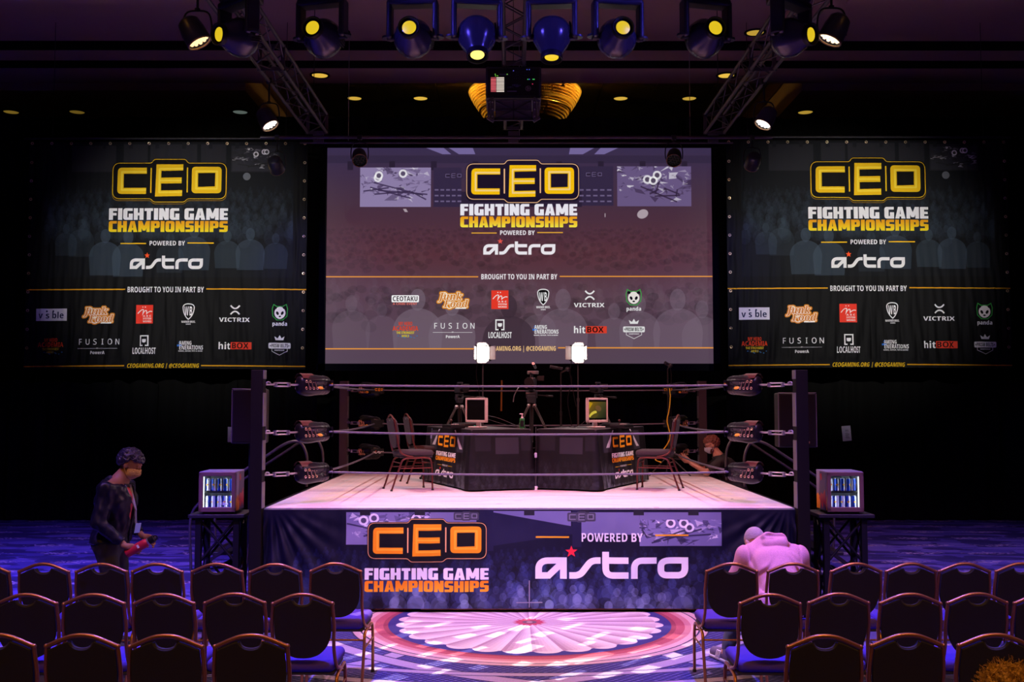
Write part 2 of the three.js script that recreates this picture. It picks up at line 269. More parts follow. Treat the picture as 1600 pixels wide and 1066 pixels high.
// the sponsors' marks, each drawn round 0, 0 in photograph pixels
const SPONSOR = {
  visible(c) { c.fillStyle = '#d6d0d4'; box(c, -24, -9.5, 48, 19); c.fillStyle = '#17203f'; fit(c, 'v s ble', -20, -4, 40, 9.5, 'bold'); c.beginPath(); c.arc(-7.5, -5.5, 1.4, 0, 7); c.arc(2.8, -5.5, 1.4, 0, 7); c.fill(); box(c, -8.4, -2.2, 1.9, 0); },
  junk(c) {
    c.save(); c.lineJoin = 'round'; c.font = 'italic bold 15px serif'; c.textAlign = 'center';
    for (const [col, lw] of [['#e08a22', 5.2], ['#fff3e0', 1.6]]) { c.strokeStyle = col; c.fillStyle = col; c.lineWidth = lw; for (const [s, x, y] of [['Junk', -4, 0], ['Food', 4, 11.5]]) { c.strokeText(s, x, y); } c.beginPath(); c.arc(-13, -7, 4, 0, 7); c.arc(-5, 9, 4.5, 0, 7); c.stroke(); }
    c.fillStyle = '#d47a1a'; for (const [s, x, y] of [['Junk', -4, 0], ['Food', 4, 11.5]]) c.fillText(s, x, y);
    c.fillStyle = '#fff'; box(c, 4, 12.5, 17, 1.6); c.restore();
  },
  arc(c) {
    c.fillStyle = '#ee3b2a'; box(c, -13.5, -14.5, 27, 29); c.strokeStyle = c.fillStyle = '#f6e9e6'; c.lineWidth = 1.4;
    c.beginPath(); c.moveTo(-11, -1); c.quadraticCurveTo(-5, -9, -2, -7); c.lineTo(-3, -1); c.quadraticCurveTo(1, -8, 3, -5); c.lineTo(3, -1); c.quadraticCurveTo(8, -6, 12, -4); c.stroke();
    box(c, -4, -12, 1.6, 1.6); box(c, 0, -12, 1.6, 1.6); fit(c, 'A R C', -3, 1.5, 14, 2.6); fit(c, 'SYSTEM', -3, 5.6, 14, 2.6); fit(c, 'WORKS', -3, 9.8, 14, 2.6);
  },
  wb(c) {
    c.fillStyle = '#f0f0f0'; c.beginPath(); c.moveTo(0, -17); c.quadraticCurveTo(9, -17, 9.5, -11); c.quadraticCurveTo(9, 2, 0, 9); c.quadraticCurveTo(-9, 2, -9.5, -11); c.quadraticCurveTo(-9, -17, 0, -17); c.fill();
    c.fillStyle = '#0a0a0a'; c.beginPath(); c.moveTo(0, -15.4); c.quadraticCurveTo(7.6, -15.4, 8, -11); c.quadraticCurveTo(7.5, 1, 0, 7); c.quadraticCurveTo(-7.5, 1, -8, -11); c.quadraticCurveTo(-7.6, -15.4, 0, -15.4); c.fill();
    c.fillStyle = '#f0f0f0'; fit(c, 'W', -6.6, -12, 7, 14); fit(c, 'B', 1, -12, 5, 14); fit(c, 'WARNER BROS.', -11, 9.8, 22, 3.4); fit(c, 'GAMES', -4, 14.4, 8, 1.8);
  },
  victrix(c) { c.strokeStyle = c.fillStyle = '#f0f0f0'; c.lineWidth = 2.4; c.beginPath(); c.moveTo(-7, -14); c.quadraticCurveTo(0, -4.5, 7, -14); c.moveTo(-7, 0); c.quadraticCurveTo(0, -9.5, 7, 0); c.stroke(); fit(c, 'VICTRIX', -25, 5, 48, 6.4, 'bold'); },
  panda(c) {
    c.strokeStyle = '#3aa845'; c.lineWidth = 1.3; c.beginPath(); [[-10, -16], [-5, -13], [5, -13], [10, -16], [12, -9], [11, 2], [5, 8], [-5, 8], [-11, 2], [-12, -9]].forEach((p, i) => (i ? c.lineTo(...p) : c.moveTo(...p))); c.closePath(); c.stroke();
    c.fillStyle = '#efeae4'; c.beginPath(); c.ellipse(0, -3, 9, 9.5, 0, 0, 7); c.fill(); c.fillStyle = '#0c0c0c'; for (const s of [-1, 1]) { c.beginPath(); c.ellipse(4 * s, -2.5, 2, 3, 0.5 * s, 0, 7); c.fill(); c.beginPath(); c.ellipse(7.5 * s, -11, 2.6, 2.2, 0, 0, 7); c.fill(); } c.beginPath(); c.ellipse(0, 2.6, 2, 1.2, 0, 0, 7); c.fill();
    c.fillStyle = '#f0f0f0'; fit(c, 'panda', -12, 11, 24, 6);
  },
  hero(c) { const g = c.createLinearGradient(0, -12, 0, 4); g.addColorStop(0, '#e8401c'); g.addColorStop(1, '#ff8a1c'); c.fillStyle = g; fit(c, 'MY HERO', -11, -12, 22, 5.5); fit(c, 'ACADEMIA', -20, -5.5, 40, 7); c.fillStyle = '#e8d020'; fit(c, 'THE STRONGEST', -14, 3, 28, 3.6); fit(c, 'HERO', -6, 8, 12, 3.4); c.fillStyle = '#3b76a8'; for (let i = 0; i < 9; i++) box(c, -12 + i * 3.4 + (i % 3), 9 + (i * 5) % 4, 2, 1.3); },
  fusion(c) { c.fillStyle = '#f0f0f0'; c.save(); c.font = '12px sans-serif'; c.textAlign = 'center'; [...'FUSION'].forEach((ch, i) => c.fillText(ch, -27 + i * 11.6, -1.6)); c.restore(); box(c, -31, 4, 62, 0.5); fit(c, 'BY', -1.5, 3, 3, 1.8, ''); fit(c, 'PowerA', -11, 8.5, 22, 4.6); },
  localhost(c) { c.strokeStyle = c.fillStyle = '#f0f0f0'; c.lineWidth = 2; c.strokeRect(-6.2, -15, 12.4, 15); c.clearRect; box(c, -3.4, -10, 6.8, 5.5, [0, 0, 3, 3]); c.fillStyle = '#0a0a0a'; box(c, -2, -1.4, 4, 3); c.fillStyle = '#f0f0f0'; fit(c, 'LOCALHOST', -18.5, 3.5, 37, 9.5); },
  gaming(c) { c.strokeStyle = '#2f6fd0'; c.lineWidth = 3.4; c.beginPath(); c.arc(-17, 0, 6, -0.9, 5.2, true); c.stroke(); c.fillStyle = '#2f6fd0'; box(c, -17, -1.5, 7, 3); c.fillStyle = '#f0f0f0'; fit(c, 'AMING', -14, -7, 20, 6); fit(c, 'ENERATIONS', -14, 0, 38, 6.4); fit(c, 'GAMES, REPAIR, TOYS & MORE', -15, 7.6, 38, 2); },
  hitbox(c) { c.fillStyle = '#f0f0f0'; fit(c, 'hit', -26, -5, 19, 10.5); c.fillStyle = '#e0402c'; box(c, -6.5, -5.4, 33, 11); c.fillStyle = '#1a0a08'; fit(c, 'BOX', -5.5, -4.2, 27, 8.4); },
  belts(c) { c.strokeStyle = c.fillStyle = '#e6e6e6'; c.lineWidth = 0.8; poly(c, [[-6, -9], [-8, -15], [-3, -12], [0, -17], [3, -12], [8, -15], [6, -9]]); box(c, -17, -5, 34, 9, 2); c.fillStyle = '#0b0b0b'; fit(c, '+PRISM BELTS+', -15.5, -3.4, 31, 5.6); c.beginPath(); [[-12, 4], [-12, 8], [0, 14], [12, 8], [12, 4]].forEach((p, i) => (i ? c.lineTo(...p) : c.moveTo(...p))); c.stroke(); c.fillStyle = '#e6e6e6'; fit(c, 'CHAMPIONSHIP', -8, 5.4, 16, 2); },
  otaku(c) { c.fillStyle = '#fff'; box(c, -22, -7, 43, 11, 2); c.fillStyle = '#33242c'; fit(c, 'CEOTAKU', -20.5, -5.4, 40, 7.6); c.fillStyle = '#f07a6a'; fit(c, 'A CHIBI EVENT', -20, 4.6, 38, 3.4); },
};
// banner print, in the photograph's pixels of the left banner (x 37..477, y 222..578)
const BANNER = canvas(2048, 1660, (c, W, H) => {
  c.fillStyle = '#0d0d0e'; c.fillRect(0, 0, W, H); c.scale(W / 440, H / 356); c.translate(-37, -222);
  c.save(); c.beginPath(); c.rect(60, 224, 395, 212); c.clip(); c.fillStyle = '#101216'; c.fillRect(60, 224, 395, 212);
  c.fillStyle = '#242429'; c.fillRect(104, 228, 70, 42); c.fillRect(186, 226, 38, 34); c.fillRect(228, 226, 74, 38); c.fillRect(308, 226, 40, 34); c.fillRect(356, 228, 76, 42);
  c.fillStyle = '#191a1f'; for (let i = 0; i < 8; i++) c.fillRect(110 + i * 42, 224, 6, 9); c.globalAlpha = 0.5; arena(c, 358, 232, 72, 36, '#34343a', '#222', 5); c.globalAlpha = 1;
  c.fillStyle = '#666a70'; c.beginPath(); c.ellipse(381, 277, 6, 6, 0, 0, 7); c.fill();
  crowd(c, 62, 296, 392, 62, 5, 13, '#2f3b47', 0.5, 21); backs(c, [[98, 352, 15, 0.6], [122, 344, 18, 0.5], [160, 360, 22, 1], [196, 362, 22, 1], [262, 366, 19, 0.5], [300, 352, 22, 0.9], [352, 362, 18, 0.8], [388, 358, 20, 0.9], [428, 366, 17, 0.6]], '#3d4c5a', 0.62); c.restore();
  at(c, 150, 235, 220 / 1173, (q) => { ceo(q); title(q); powered(q); astro(q); });
  c.fillStyle = '#ececec'; fit(c, 'BROUGHT TO YOU IN PART BY', 196, 450.5, 120, 8.6);
  c.fillStyle = '#e6a818'; box(c, 37, 453.6, 156, 1.8); box(c, 320, 453, 157, 1.8); box(c, 37, 572.4, 157, 1.9); box(c, 314, 572.2, 163, 1.9);
  c.fillStyle = '#f2c511'; fit(c, 'CEOGAMING.ORG | @CEOGAMING', 197.5, 570, 113, 6.4, 'italic bold');
  const col = [78, 151, 224, 293, 366, 436];
  ['visible', 'junk', 'arc', 'wb', 'victrix', 'panda'].forEach((k, i) => at(c, col[i], 493.5, 1, SPONSOR[k]));
  ['hero', 'fusion', 'localhost', 'gaming', 'hitbox', 'belts'].forEach((k, i) => at(c, col[i] - (i === 1 ? 0 : 0), 542, 1, SPONSOR[k]));
});
// projected slide, photograph pixels x 508..1115, y 231..568
const SLIDE = canvas(2048, 1152, (c, W, H) => {
  c.scale(W / 607, H / 337); c.translate(-508, -231);
  const g = c.createLinearGradient(0, 231, 0, 568); g.addColorStop(0, '#3b3050'); g.addColorStop(0.28, '#4a3142'); g.addColorStop(0.5, '#5a333d'); g.addColorStop(0.66, '#5d414e'); g.addColorStop(1, '#5a4858');  // purple at the top puts the blue stage light into the slide colour
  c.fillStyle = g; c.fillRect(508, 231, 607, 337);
  c.fillStyle = '#352a44'; c.fillRect(508, 243, 607, 12); c.fillStyle = '#2a2034'; for (let i = 0; i < 9; i++) c.fillRect(540 + i * 66, 252, 9, 14);
  c.fillStyle = '#786aa0'; poly(c, [[664, 231], [692, 231], [704, 241], [690, 241]]); poly(c, [[700, 231], [738, 231], [742, 241], [716, 241]]); poly(c, [[892, 231], [930, 231], [912, 241], [890, 241]]); poly(c, [[940, 231], [968, 231], [946, 241], [930, 241]]);
  arena(c, 560, 262, 112, 62, '#9383ae', '#3a2c4c', 31); arena(c, 966, 260, 117, 63, '#6c5a86', '#33243f', 37);
  c.fillStyle = '#352a46'; c.fillRect(676, 262, 44, 62); c.fillRect(906, 260, 54, 62); c.fillStyle = '#2c2138'; c.fillRect(720, 300, 190, 24);
  for (const [x, y] of [[700, 275], [922, 273]]) at(c, x - 10, y - 8, 0.03, (q) => ceo(q, { hi: '#7a6c92', mid: '#4c3f60', lo: '#4c3f60', line: '#5f5278', bg: '#2c2138', plain: 1 }));
  c.fillStyle = '#6d5f84'; for (let j = 0; j < 3; j++) for (let i = 0; i < 5; i++) { box(c, 678 + i * 9, 296 + j * 9, 6, 2.4); box(c, 906 + i * 11, 296 + j * 9, 7, 2.4); }
  c.fillStyle = '#b3a3ad'; c.beginPath(); c.ellipse(1006, 335, 9, 7, -0.4, 0, 7); c.fill(); poly(c, [[628, 327], [633, 327], [636, 332], [631, 332]]); c.fillRect(946, 334, 1.4, 6);
  crowd(c, 508, 352, 607, 50, 4, 9, '#6c4a56', 0.2, 41, 2.2); crowd(c, 508, 430, 607, 40, 10, 16, '#75606e', 0.22, 43, 3); c.save(); c.beginPath(); c.rect(508, 231, 607, 314); c.clip(); backs(c, [[548, 462, 26, 0.5], [596, 474, 22, 0.4], [652, 452, 34, 1], [706, 462, 32, 1], [842, 470, 24, 0.5], [880, 452, 34, 0.8], [960, 474, 26, 0.6], [1000, 462, 28, 0.7], [1060, 452, 34, 0.8], [1098, 470, 28, 0.6]], '#7b6a79', 0.62); backs(c, [[795, 462, 36, 1]], '#3c2c38', 0.7); c.restore();
  at(c, 709, 235.5, 0.1855, (q) => { ceo(q, { hi: '#ffd98a', mid: '#ffc60a', lo: '#0d0a14', line: '#ffc690', bg: '#1b1226', lw: 6 }); });
  at(c, 704, 228.5, 0.1845, (q) => { title(q, '#f4f1fb', '#f59a10', '#fff04a'); });
  at(c, 703, 220, 0.184, (q) => { powered(q, '#f2eef4', '#f0b038'); }); at(c, 706, 213, 0.1855, (q) => astro(q, '#f6f2f8', '#ee5a50'));
  c.fillStyle = '#f2eef2'; fit(c, 'BROUGHT TO YOU IN PART BY', 751, 429, 120, 8.2); c.fillStyle = '#f29c3c'; box(c, 508, 432.4, 239, 1.8); box(c, 875, 431.8, 240, 1.8); box(c, 508, 544.2, 247, 1.9); box(c, 872, 542.6, 243, 1.9);
  c.fillStyle = '#ffcf8a'; fit(c, 'CEOGAMING.ORG | @CEOGAMING', 757, 541.2, 112, 7, 'bold');
  const col = [633, 707, 781, 849, 922, 991];
  ['otaku', 'junk', 'arc', 'wb', 'victrix', 'panda'].forEach((k, i) => at(c, col[i], 469, 1, SPONSOR[k]));
  ['hero', 'fusion', 'localhost', 'gaming', 'hitbox', 'belts'].forEach((k, i) => at(c, col[i], 515.5, 1, SPONSOR[k]));
});
// ring skirt print, photograph pixels x 418..1235, y 792..950
const SKIRT = canvas(2048, 400, (c, W, H) => {
  c.fillStyle = '#0b0c24'; c.fillRect(0, 0, W, H); c.scale(W / 817, H / 158); c.translate(-418, -792);
  c.fillStyle = '#6f6d96'; c.fillRect(545, 796, 200, 52); c.fillRect(770, 794, 120, 36); c.fillRect(905, 796, 90, 36); c.fillRect(995, 796, 126, 54);
  arena(c, 545, 796, 130, 52, '#7d7aa6', '#2c2a48', 61); arena(c, 995, 808, 126, 42, '#7674a0', '#26253e', 63);
  c.fillStyle = '#1a1a38'; poly(c, [[770, 796], [900, 820], [900, 830], [770, 850]]); poly(c, [[770, 806], [826, 830], [770, 846]]); c.fillRect(745, 792, 26, 66); c.fillRect(892, 792, 14, 60);
  c.fillStyle = '#22222b'; for (let i = 0; i < 7; i++) c.fillRect(566 + i * 84, 793, 16, 8);
  at(c, 880, 792, 0.045, (q) => ceo(q, { hi: '#8a8a98', mid: '#5c5c68', lo: '#333', line: '#77778a', bg: '#3c3c48', plain: 1 })); at(c, 706, 792, 0.04, (q) => ceo(q, { hi: '#8a8a98', mid: '#5c5c68', lo: '#333', line: '#77778a', bg: '#3c3c48', plain: 1 }));
  crowd(c, 480, 856, 700, 74, 6, 22, '#43508e', 0.5, 67, 1.6); crowd(c, 640, 912, 420, 36, 14, 22, '#7f8fb8', 0.7, 69, 4);
  c.strokeStyle = '#8a8a96'; c.lineWidth = 1.6; c.beginPath(); c.moveTo(826, 905); c.lineTo(826, 948); c.moveTo(806, 940); c.lineTo(846, 940); c.stroke();
  at(c, 559, 792, 0.19, (q) => { ceo(q, { hi: '#ffb62c', mid: '#f59a12', lo: '#0a0a10', line: '#ffbe7a', bg: '#0b0b10' }); title(q, '#e8e8ee', '#f08a16', '#f6aa20'); });
  c.fillStyle = '#e6e6ea'; fit(c, 'POWERED BY', 905, 830, 95, 13.5); c.fillStyle = '#f0a81c'; box(c, 836, 834.5, 51, 2.6); box(c, 1019, 831.5, 51, 2.6);
  at(c, 734.6, 518.7, 0.383, (q) => astro(q, '#e9e9ee', '#f02c3c'));
});
// table cover print: once round the cover, 0.76 + 1.83 + 0.76 + 1.83 metres by 0.74
const COVER = canvas(2048, 296, (c, W, H) => {
  const m = W / 5.18; c.fillStyle = '#0c0b10'; c.fillRect(0, 0, W, H); const r = mulberry(91);
  const end = (x) => { c.save(); c.translate(x, 0); c.fillStyle = '#2b2934'; c.fillRect(0.3 * m, 0.1 * m, 0.3 * m, 0.21 * m); c.fillStyle = '#1b1a22'; c.fillRect(0.04 * m, 0.09 * m, 0.2 * m, 0.18 * m); c.fillRect(0.63 * m, 0.09 * m, 0.12 * m, 0.18 * m); c.restore(); c.save(); c.beginPath(); c.rect(x, 0, 0.76 * m, H); c.clip(); crowd(c, x, 0.42 * m, 0.76 * m, 0.4 * m, 12, 30, '#434c56', 0.4, 93, 1.6); c.restore(); };
  end(0); end(2.59 * m);
  for (const x of [0.76 * m, 3.35 * m]) {
    c.fillStyle = '#33313c'; c.fillRect(x + 0.2 * m, 0.04 * m, 0.35 * m, 0.26 * m); c.fillRect(x + 1.3 * m, 0.04 * m, 0.3 * m, 0.26 * m);
    c.fillStyle = '#c9c6d0'; poly(c, [[x + 0.56 * m, 0.02 * m], [x + 0.6 * m, 0.02 * m], [x + 0.42 * m, 0.24 * m], [x + 0.3 * m, 0.24 * m]]); poly(c, [[x + 1.22 * m, 0.02 * m], [x + 1.26 * m, 0.02 * m], [x + 1.56 * m, 0.26 * m], [x + 1.46 * m, 0.26 * m]]);
    c.save(); c.beginPath(); c.rect(x + 0.05 * m, 0, 1.73 * m, H); c.clip(); crowd(c, x, 0.42 * m, 1.83 * m, 0.4 * m, 12, 32, '#7d8890', 0.6, 95, 1.4); c.restore();
    c.save(); c.beginPath(); c.rect(x + 0.44 * m, 0, 0.95 * m, H); c.clip(); c.fillStyle = '#14131a'; c.globalAlpha = 0.75; c.fillRect(x + 0.5 * m, 0.05 * m, 0.86 * m, 0.67 * m); c.globalAlpha = 1;
    c.translate(x + 0.43 * m, 6); c.scale(0.97 * m / 1173, 0.62 * m / 1010); ceo(c, { hi: '#ffb62c', mid: '#f59a12', lo: '#0a0a10', line: '#20161a', bg: '#0b0b10', plain: 1 }); title(c, '#f2eef2', '#f08a16', '#f6aa20'); powered(c); c.translate(-250, -470); c.scale(1.45, 1.5); astro(c, '#f2eef2', '#f02c3c'); c.restore();
  }
});
const PAD_TOP = canvas(256, 128, (c) => { c.fillStyle = '#0c0c0f'; c.fillRect(0, 0, 256, 128); at(c, 22, 10, 0.18, (q) => ceo(q, { hi: '#ffb62c', mid: '#f5a012', lo: '#0c0c0f', line: '#0c0c0f', bg: '#0c0c0f', plain: 1 })); });
const PAD_LOW = canvas(256, 128, (c) => { c.fillStyle = '#0c0c0f'; c.fillRect(0, 0, 256, 128); at(c, -72, -282, 0.36, (q) => astro(q)); });
const PAD_MID = canvas(64, 64, (c) => { c.fillStyle = '#0c0c0f'; c.fillRect(0, 0, 64, 64); });
// carpet: medallion square 5.2 m wide, centre of the rosette at (-0.01, -10.2)
const MED = { x: -0.01, z: -9.9, s: 5.2 };
const CARPET = canvas(2048, 2048, (c, W) => {
  const k = W / MED.s, r = mulberry(5); c.fillStyle = '#211f66'; c.fillRect(0, 0, W, W);
  for (let y = 0; y < W; y += 14) for (let x = 0; x < W; x += 26) { // woven lattice
    const o = (y / 14) % 2 ? 13 : 0; c.fillStyle = `rgba(120,116,176,${0.5 + r() * 0.5})`; c.beginPath(); c.moveTo(x + o, y + 7); c.lineTo(x + o + 11, y + 2.5); c.lineTo(x + o + 15, y + 5); c.lineTo(x + o + 4, y + 10); c.fill();
    c.fillStyle = 'rgba(20,18,70,.7)'; c.fillRect(x + o + 17, y + 2, 5, 9);
  }
  const X = (x) => (x - MED.x + MED.s / 2) * k, Z = (z) => (z - MED.z + MED.s / 2) * k, cx = X(-0.01), cz = Z(-10.2);
  for (const [x, z, q, w] of [[-2.3, -9.6, 1.35, 0.17], [2.3, -9.6, 1.35, 0.17], [-1.5, -11.8, 4.1, 0.16], [1.5, -11.8, 4.1, 0.16], [-0.01, -12.6, 4.35, 0.1], [-0.01, -12.6, 4.7, 0.12], [-0.01, -12.6, 5.0, 0.07]]) {
    c.strokeStyle = '#8f86a6'; c.lineWidth = w * k; c.beginPath(); c.arc(X(x), Z(z), q * k, 0, 7); c.stroke(); c.strokeStyle = '#211d50'; c.lineWidth = 0.018 * k; for (const e of [-1, 1]) { c.beginPath(); c.arc(X(x), Z(z), (q + e * w / 2) * k, 0, 7); c.stroke(); }
  }
  const ring = (q, col) => { c.fillStyle = col; c.beginPath(); c.arc(cx, cz, q * k, 0, 7); c.fill(); };
  ring(1.7, '#17153c'); ring(1.685, '#a98f9c'); ring(1.615, '#191744'); ring(1.6, '#b899a5'); ring(1.53, '#a8707f'); ring(1.47, '#924258'); ring(1.39, '#782c45'); ring(1.345, '#23206a');
  const n = 28; c.fillStyle = '#b9aeba'; for (let i = 0; i < n; i++) { const a = (i + 0.5) / n * 6.2832; c.beginPath(); c.arc(cx + Math.cos(a) * 1.14 * k, cz + Math.sin(a) * 1.14 * k, 0.132 * k, 0, 7); c.fill(); }
  ring(1.16, '#b5a9b6');
  for (let i = 0; i < n; i++) { // petals, each shading towards one edge as it is woven
    const a0 = i / n * 6.2832, a1 = (i + 1) / n * 6.2832; for (let j = 0; j < 6; j++) { c.fillStyle = ['#bfb4c0', '#b7abb8', '#afa1b0', '#a796a8', '#9c889c', '#8d748c'][j]; c.beginPath(); c.moveTo(cx, cz); const b0 = a0 + (a1 - a0) * j / 6, b1 = a0 + (a1 - a0) * (j + 1.05) / 6; c.lineTo(cx + Math.cos(b0) * 1.2 * k, cz + Math.sin(b0) * 1.2 * k); c.lineTo(cx + Math.cos(b1) * 1.2 * k, cz + Math.sin(b1) * 1.2 * k); c.fill(); }
  }
  c.fillStyle = '#9c3850'; c.beginPath(); for (let i = 0; i < 32; i++) { const a = i / 32 * 6.2832, q = (i % 2 ? 0.12 : 0.17) * k; c.lineTo(cx + Math.cos(a) * q, cz + Math.sin(a) * q); } c.fill(); ring(0.07, '#5d4a58'); ring(0.03, '#a88');
  const d = c.getImageData(0, 0, W, W), p = d.data; for (let i = 0; i < p.length; i += 4) { const q = (r() - 0.5) * 26; p[i] += q; p[i + 1] += q; p[i + 2] += q; } c.putImageData(d, 0, 0);
});
const FLOORTEX = canvas(2048, 2048, (c, W) => { // four metres of the patterned carpet round it
  const k = W / 4, r = mulberry(15); c.fillStyle = '#45408a'; c.fillRect(0, 0, W, W);
  const wrap = (f) => { for (const dx of [-W, 0, W]) for (const dy of [-W, 0, W]) { c.save(); c.translate(dx, dy); f(); c.restore(); } };
  for (let i = 0; i < 170; i++) { const x = r() * W, y = r() * W, l = (0.1 + r() * 0.35) * k, h = (0.05 + r() * 0.16) * k, col = r() < 0.6 ? '#1c1854' : '#6a62a8'; wrap(() => { c.fillStyle = col; c.globalAlpha = 0.75; c.beginPath(); c.ellipse(x, y, l, h, 0.12, 0, 7); c.fill(); }); }
  for (let row = 0; row < 5; row++) for (let i = 0; i < 4; i++) { // scattered sprays of pale flecks in staggered rows
    const bx0 = (i + (row % 2) * 0.5) / 4 * W, by0 = (row + 0.5) / 5 * W, list = [...Array(60)].map(() => [bx0 + (r() + r() - 1) * 0.42 * k, by0 + (r() + r() - 1) * 0.13 * k, (0.02 + r() * 0.07) * k, r()]);
    wrap(() => { for (const [x, y, l, q] of list) { c.globalAlpha = 0.45 + q * 0.5; c.fillStyle = q < 0.15 ? '#7c3a50' : '#b3a8b8'; c.save(); c.translate(x, y); c.rotate(-0.9 + q * 2); c.fillRect(-l / 2, -6, l, 13); c.restore(); } });
  }
  c.globalAlpha = 1; const d = c.getImageData(0, 0, W, W), p = d.data; for (let i = 0; i < p.length; i += 4) { const q = (r() - 0.5) * 34; p[i] += q; p[i + 1] += q; p[i + 2] += q; } c.putImageData(d, 0, 0);
});
const MAT_TEX = canvas(1024, 1024, (c, W) => { // ring canvas with scuffs and stains
  const r = mulberry(33); c.fillStyle = '#cbbfc4'; c.fillRect(0, 0, W, W);
  for (let i = 0; i < 260; i++) { c.globalAlpha = 0.08 + r() * 0.16; c.fillStyle = r() < 0.7 ? '#7d6a74' : '#e6dde0'; c.beginPath(); c.ellipse(r() * W, r() * W, 10 + r() * 90, 2 + r() * 9, (r() - 0.5) * 0.5, 0, 7); c.fill(); }
  for (let i = 0; i < 40; i++) { c.globalAlpha = 0.28; c.fillStyle = '#5a4a54'; c.beginPath(); c.ellipse(r() * W, r() * W, 3 + r() * 22, 2 + r() * 5, r() * 3, 0, 7); c.fill(); }
  c.globalAlpha = 1; const d = c.getImageData(0, 0, W, W), p = d.data; for (let i = 0; i < p.length; i += 4) { const q = (r() - 0.5) * 22; p[i] += q; p[i + 1] += q; p[i + 2] += q; } c.putImageData(d, 0, 0);
});
const WEAVE = canvas(256, 256, (c, W) => { const r = mulberry(71); for (let y = 0; y < W; y += 2) for (let x = 0; x < W; x += 2) { const q = 150 + r() * 90 | 0; c.fillStyle = `rgb(${q},${q},${q})`; c.fillRect(x, y, 2, 2); } });
WEAVE.repeat.set(6, 6);
const GRAIN = canvas(256, 256, (c, W) => { const r = mulberry(72); for (let y = 0; y < W; y++) for (let x = 0; x < W; x++) { const q = 190 + r() * 65 | 0; c.fillStyle = `rgb(${q},${q},${q})`; c.fillRect(x, y, 1, 1); } });
GRAIN.repeat.set(3, 3);

// ---------------------------------------------------------------- materials
const MT = {
  carpet: M(0xffffff, 0.95, 0, { map: CARPET, bumpMap: WEAVE, bumpScale: 0.002 }), floor: M(0xffffff, 0.95, 0, { map: FLOORTEX, bumpMap: WEAVE, bumpScale: 0.002 }),
  ceiling: M([0.5, 0.34, 0.28], 0.95), tile: M([0.2, 0.17, 0.12], 0.95), wall: M([0.02, 0.017, 0.018], 0.9), drape: M([0.0045, 0.0045, 0.004], 0.95, 0, { specularIntensity: 0.2, side: THREE.DoubleSide }),
  black: M([0.006, 0.0055, 0.007], 0.5, 0, { specularIntensity: 0.5 }), blackMetal: M([0.03, 0.028, 0.03], 0.42, 0.5), matte: M([0.005, 0.005, 0.005], 0.9, 0, { specularIntensity: 0.3 }), plastic: M([0.028, 0.028, 0.036], 0.36),
  truss: M([0.12, 0.11, 0.115], 0.45, 0.8), steel: M([0.55, 0.53, 0.55], 0.35, 0.9), chrome: M([0.8, 0.78, 0.78], 0.18, 1), rubber: M([0.02, 0.02, 0.02], 0.8),
  copper: M([0.36, 0.15, 0.055], 0.34, 0.75), lip: M([0.03, 0.028, 0.04], 0.8), seatBackShaded: M([0.01, 0.008, 0.026], 0.95, 0, { map: GRAIN, specularIntensity: 0.2 }), seat: M([0.1, 0.06, 0.36], 0.95, 0, { map: GRAIN, specularIntensity: 0.2 }), copperRing: M([0.13, 0.035, 0.03], 0.38, 0.6), seatRing: M([0.06, 0.042, 0.05], 0.92, 0, { map: GRAIN }), back: M([0.014, 0.011, 0.011], 0.9, 0, { map: GRAIN }),
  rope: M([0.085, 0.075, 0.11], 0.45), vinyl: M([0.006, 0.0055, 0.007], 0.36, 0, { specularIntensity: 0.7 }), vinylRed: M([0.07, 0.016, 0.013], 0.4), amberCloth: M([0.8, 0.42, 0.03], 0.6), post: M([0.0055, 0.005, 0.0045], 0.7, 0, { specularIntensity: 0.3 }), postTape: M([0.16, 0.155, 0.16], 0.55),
  bezel: M([0.62, 0.5, 0.52], 0.5), skin: M([0.5, 0.27, 0.2], 0.6), skinDark: M([0.3, 0.145, 0.065], 0.6), white: M([0.75, 0.75, 0.75], 0.6), screenBlack: M([0.006, 0.006, 0.007], 0.15),
};

// ---------------------------------------------------------------- the room
const floor = struct('floor', [bx(9.89, 0.1, 24, -7.555, -0.05, -15), bx(9.91, 0.1, 24, 7.545, -0.05, -15), bx(5.2, 0.1, 14.5, -0.01, -0.05, -19.75), bx(5.2, 0.1, 4.2, -0.01, -0.05, -5.1), bx(25, 0.1, 9, 0, -0.05, 1.5)].map((g) => {
  const p = g.attributes.position, u = g.attributes.uv; for (let i = 0; i < p.count; i++) u.setXY(i, p.getX(i) / 4, -p.getZ(i) / 4); return g;
}), MT.floor);
{
  const g = bx(MED.s, 0.1, MED.s, MED.x, -0.05, MED.z), p = g.attributes.position, u = g.attributes.uv;
  for (let i = 0; i < p.count; i++) u.setXY(i, (p.getX(i) - MED.x) / MED.s + 0.5, 1 - ((p.getZ(i) - MED.z) / MED.s + 0.5));
  mesh('carpet_medallion', g, MT.carpet, floor);
}
struct('wall_back', bx(25, 9.6, 0.2, 0, 4.8, -27.1), MT.wall); struct('wall_front', bx(25, 9.6, 0.2, 0, 4.8, 6.1), MT.wall);
struct('wall_left', bx(0.2, 9.6, 33.2, -12.6, 4.8, -10.5), MT.wall); struct('wall_right', bx(0.2, 9.6, 33.2, 12.6, 4.8, -10.5), MT.wall);
const slab = (y, z0, z1, x0 = -12.5, x1 = 12.5) => bx(x1 - x0, 9.6 - y, z1 - z0, (x0 + x1) / 2, (9.6 + y) / 2, (z0 + z1) / 2);
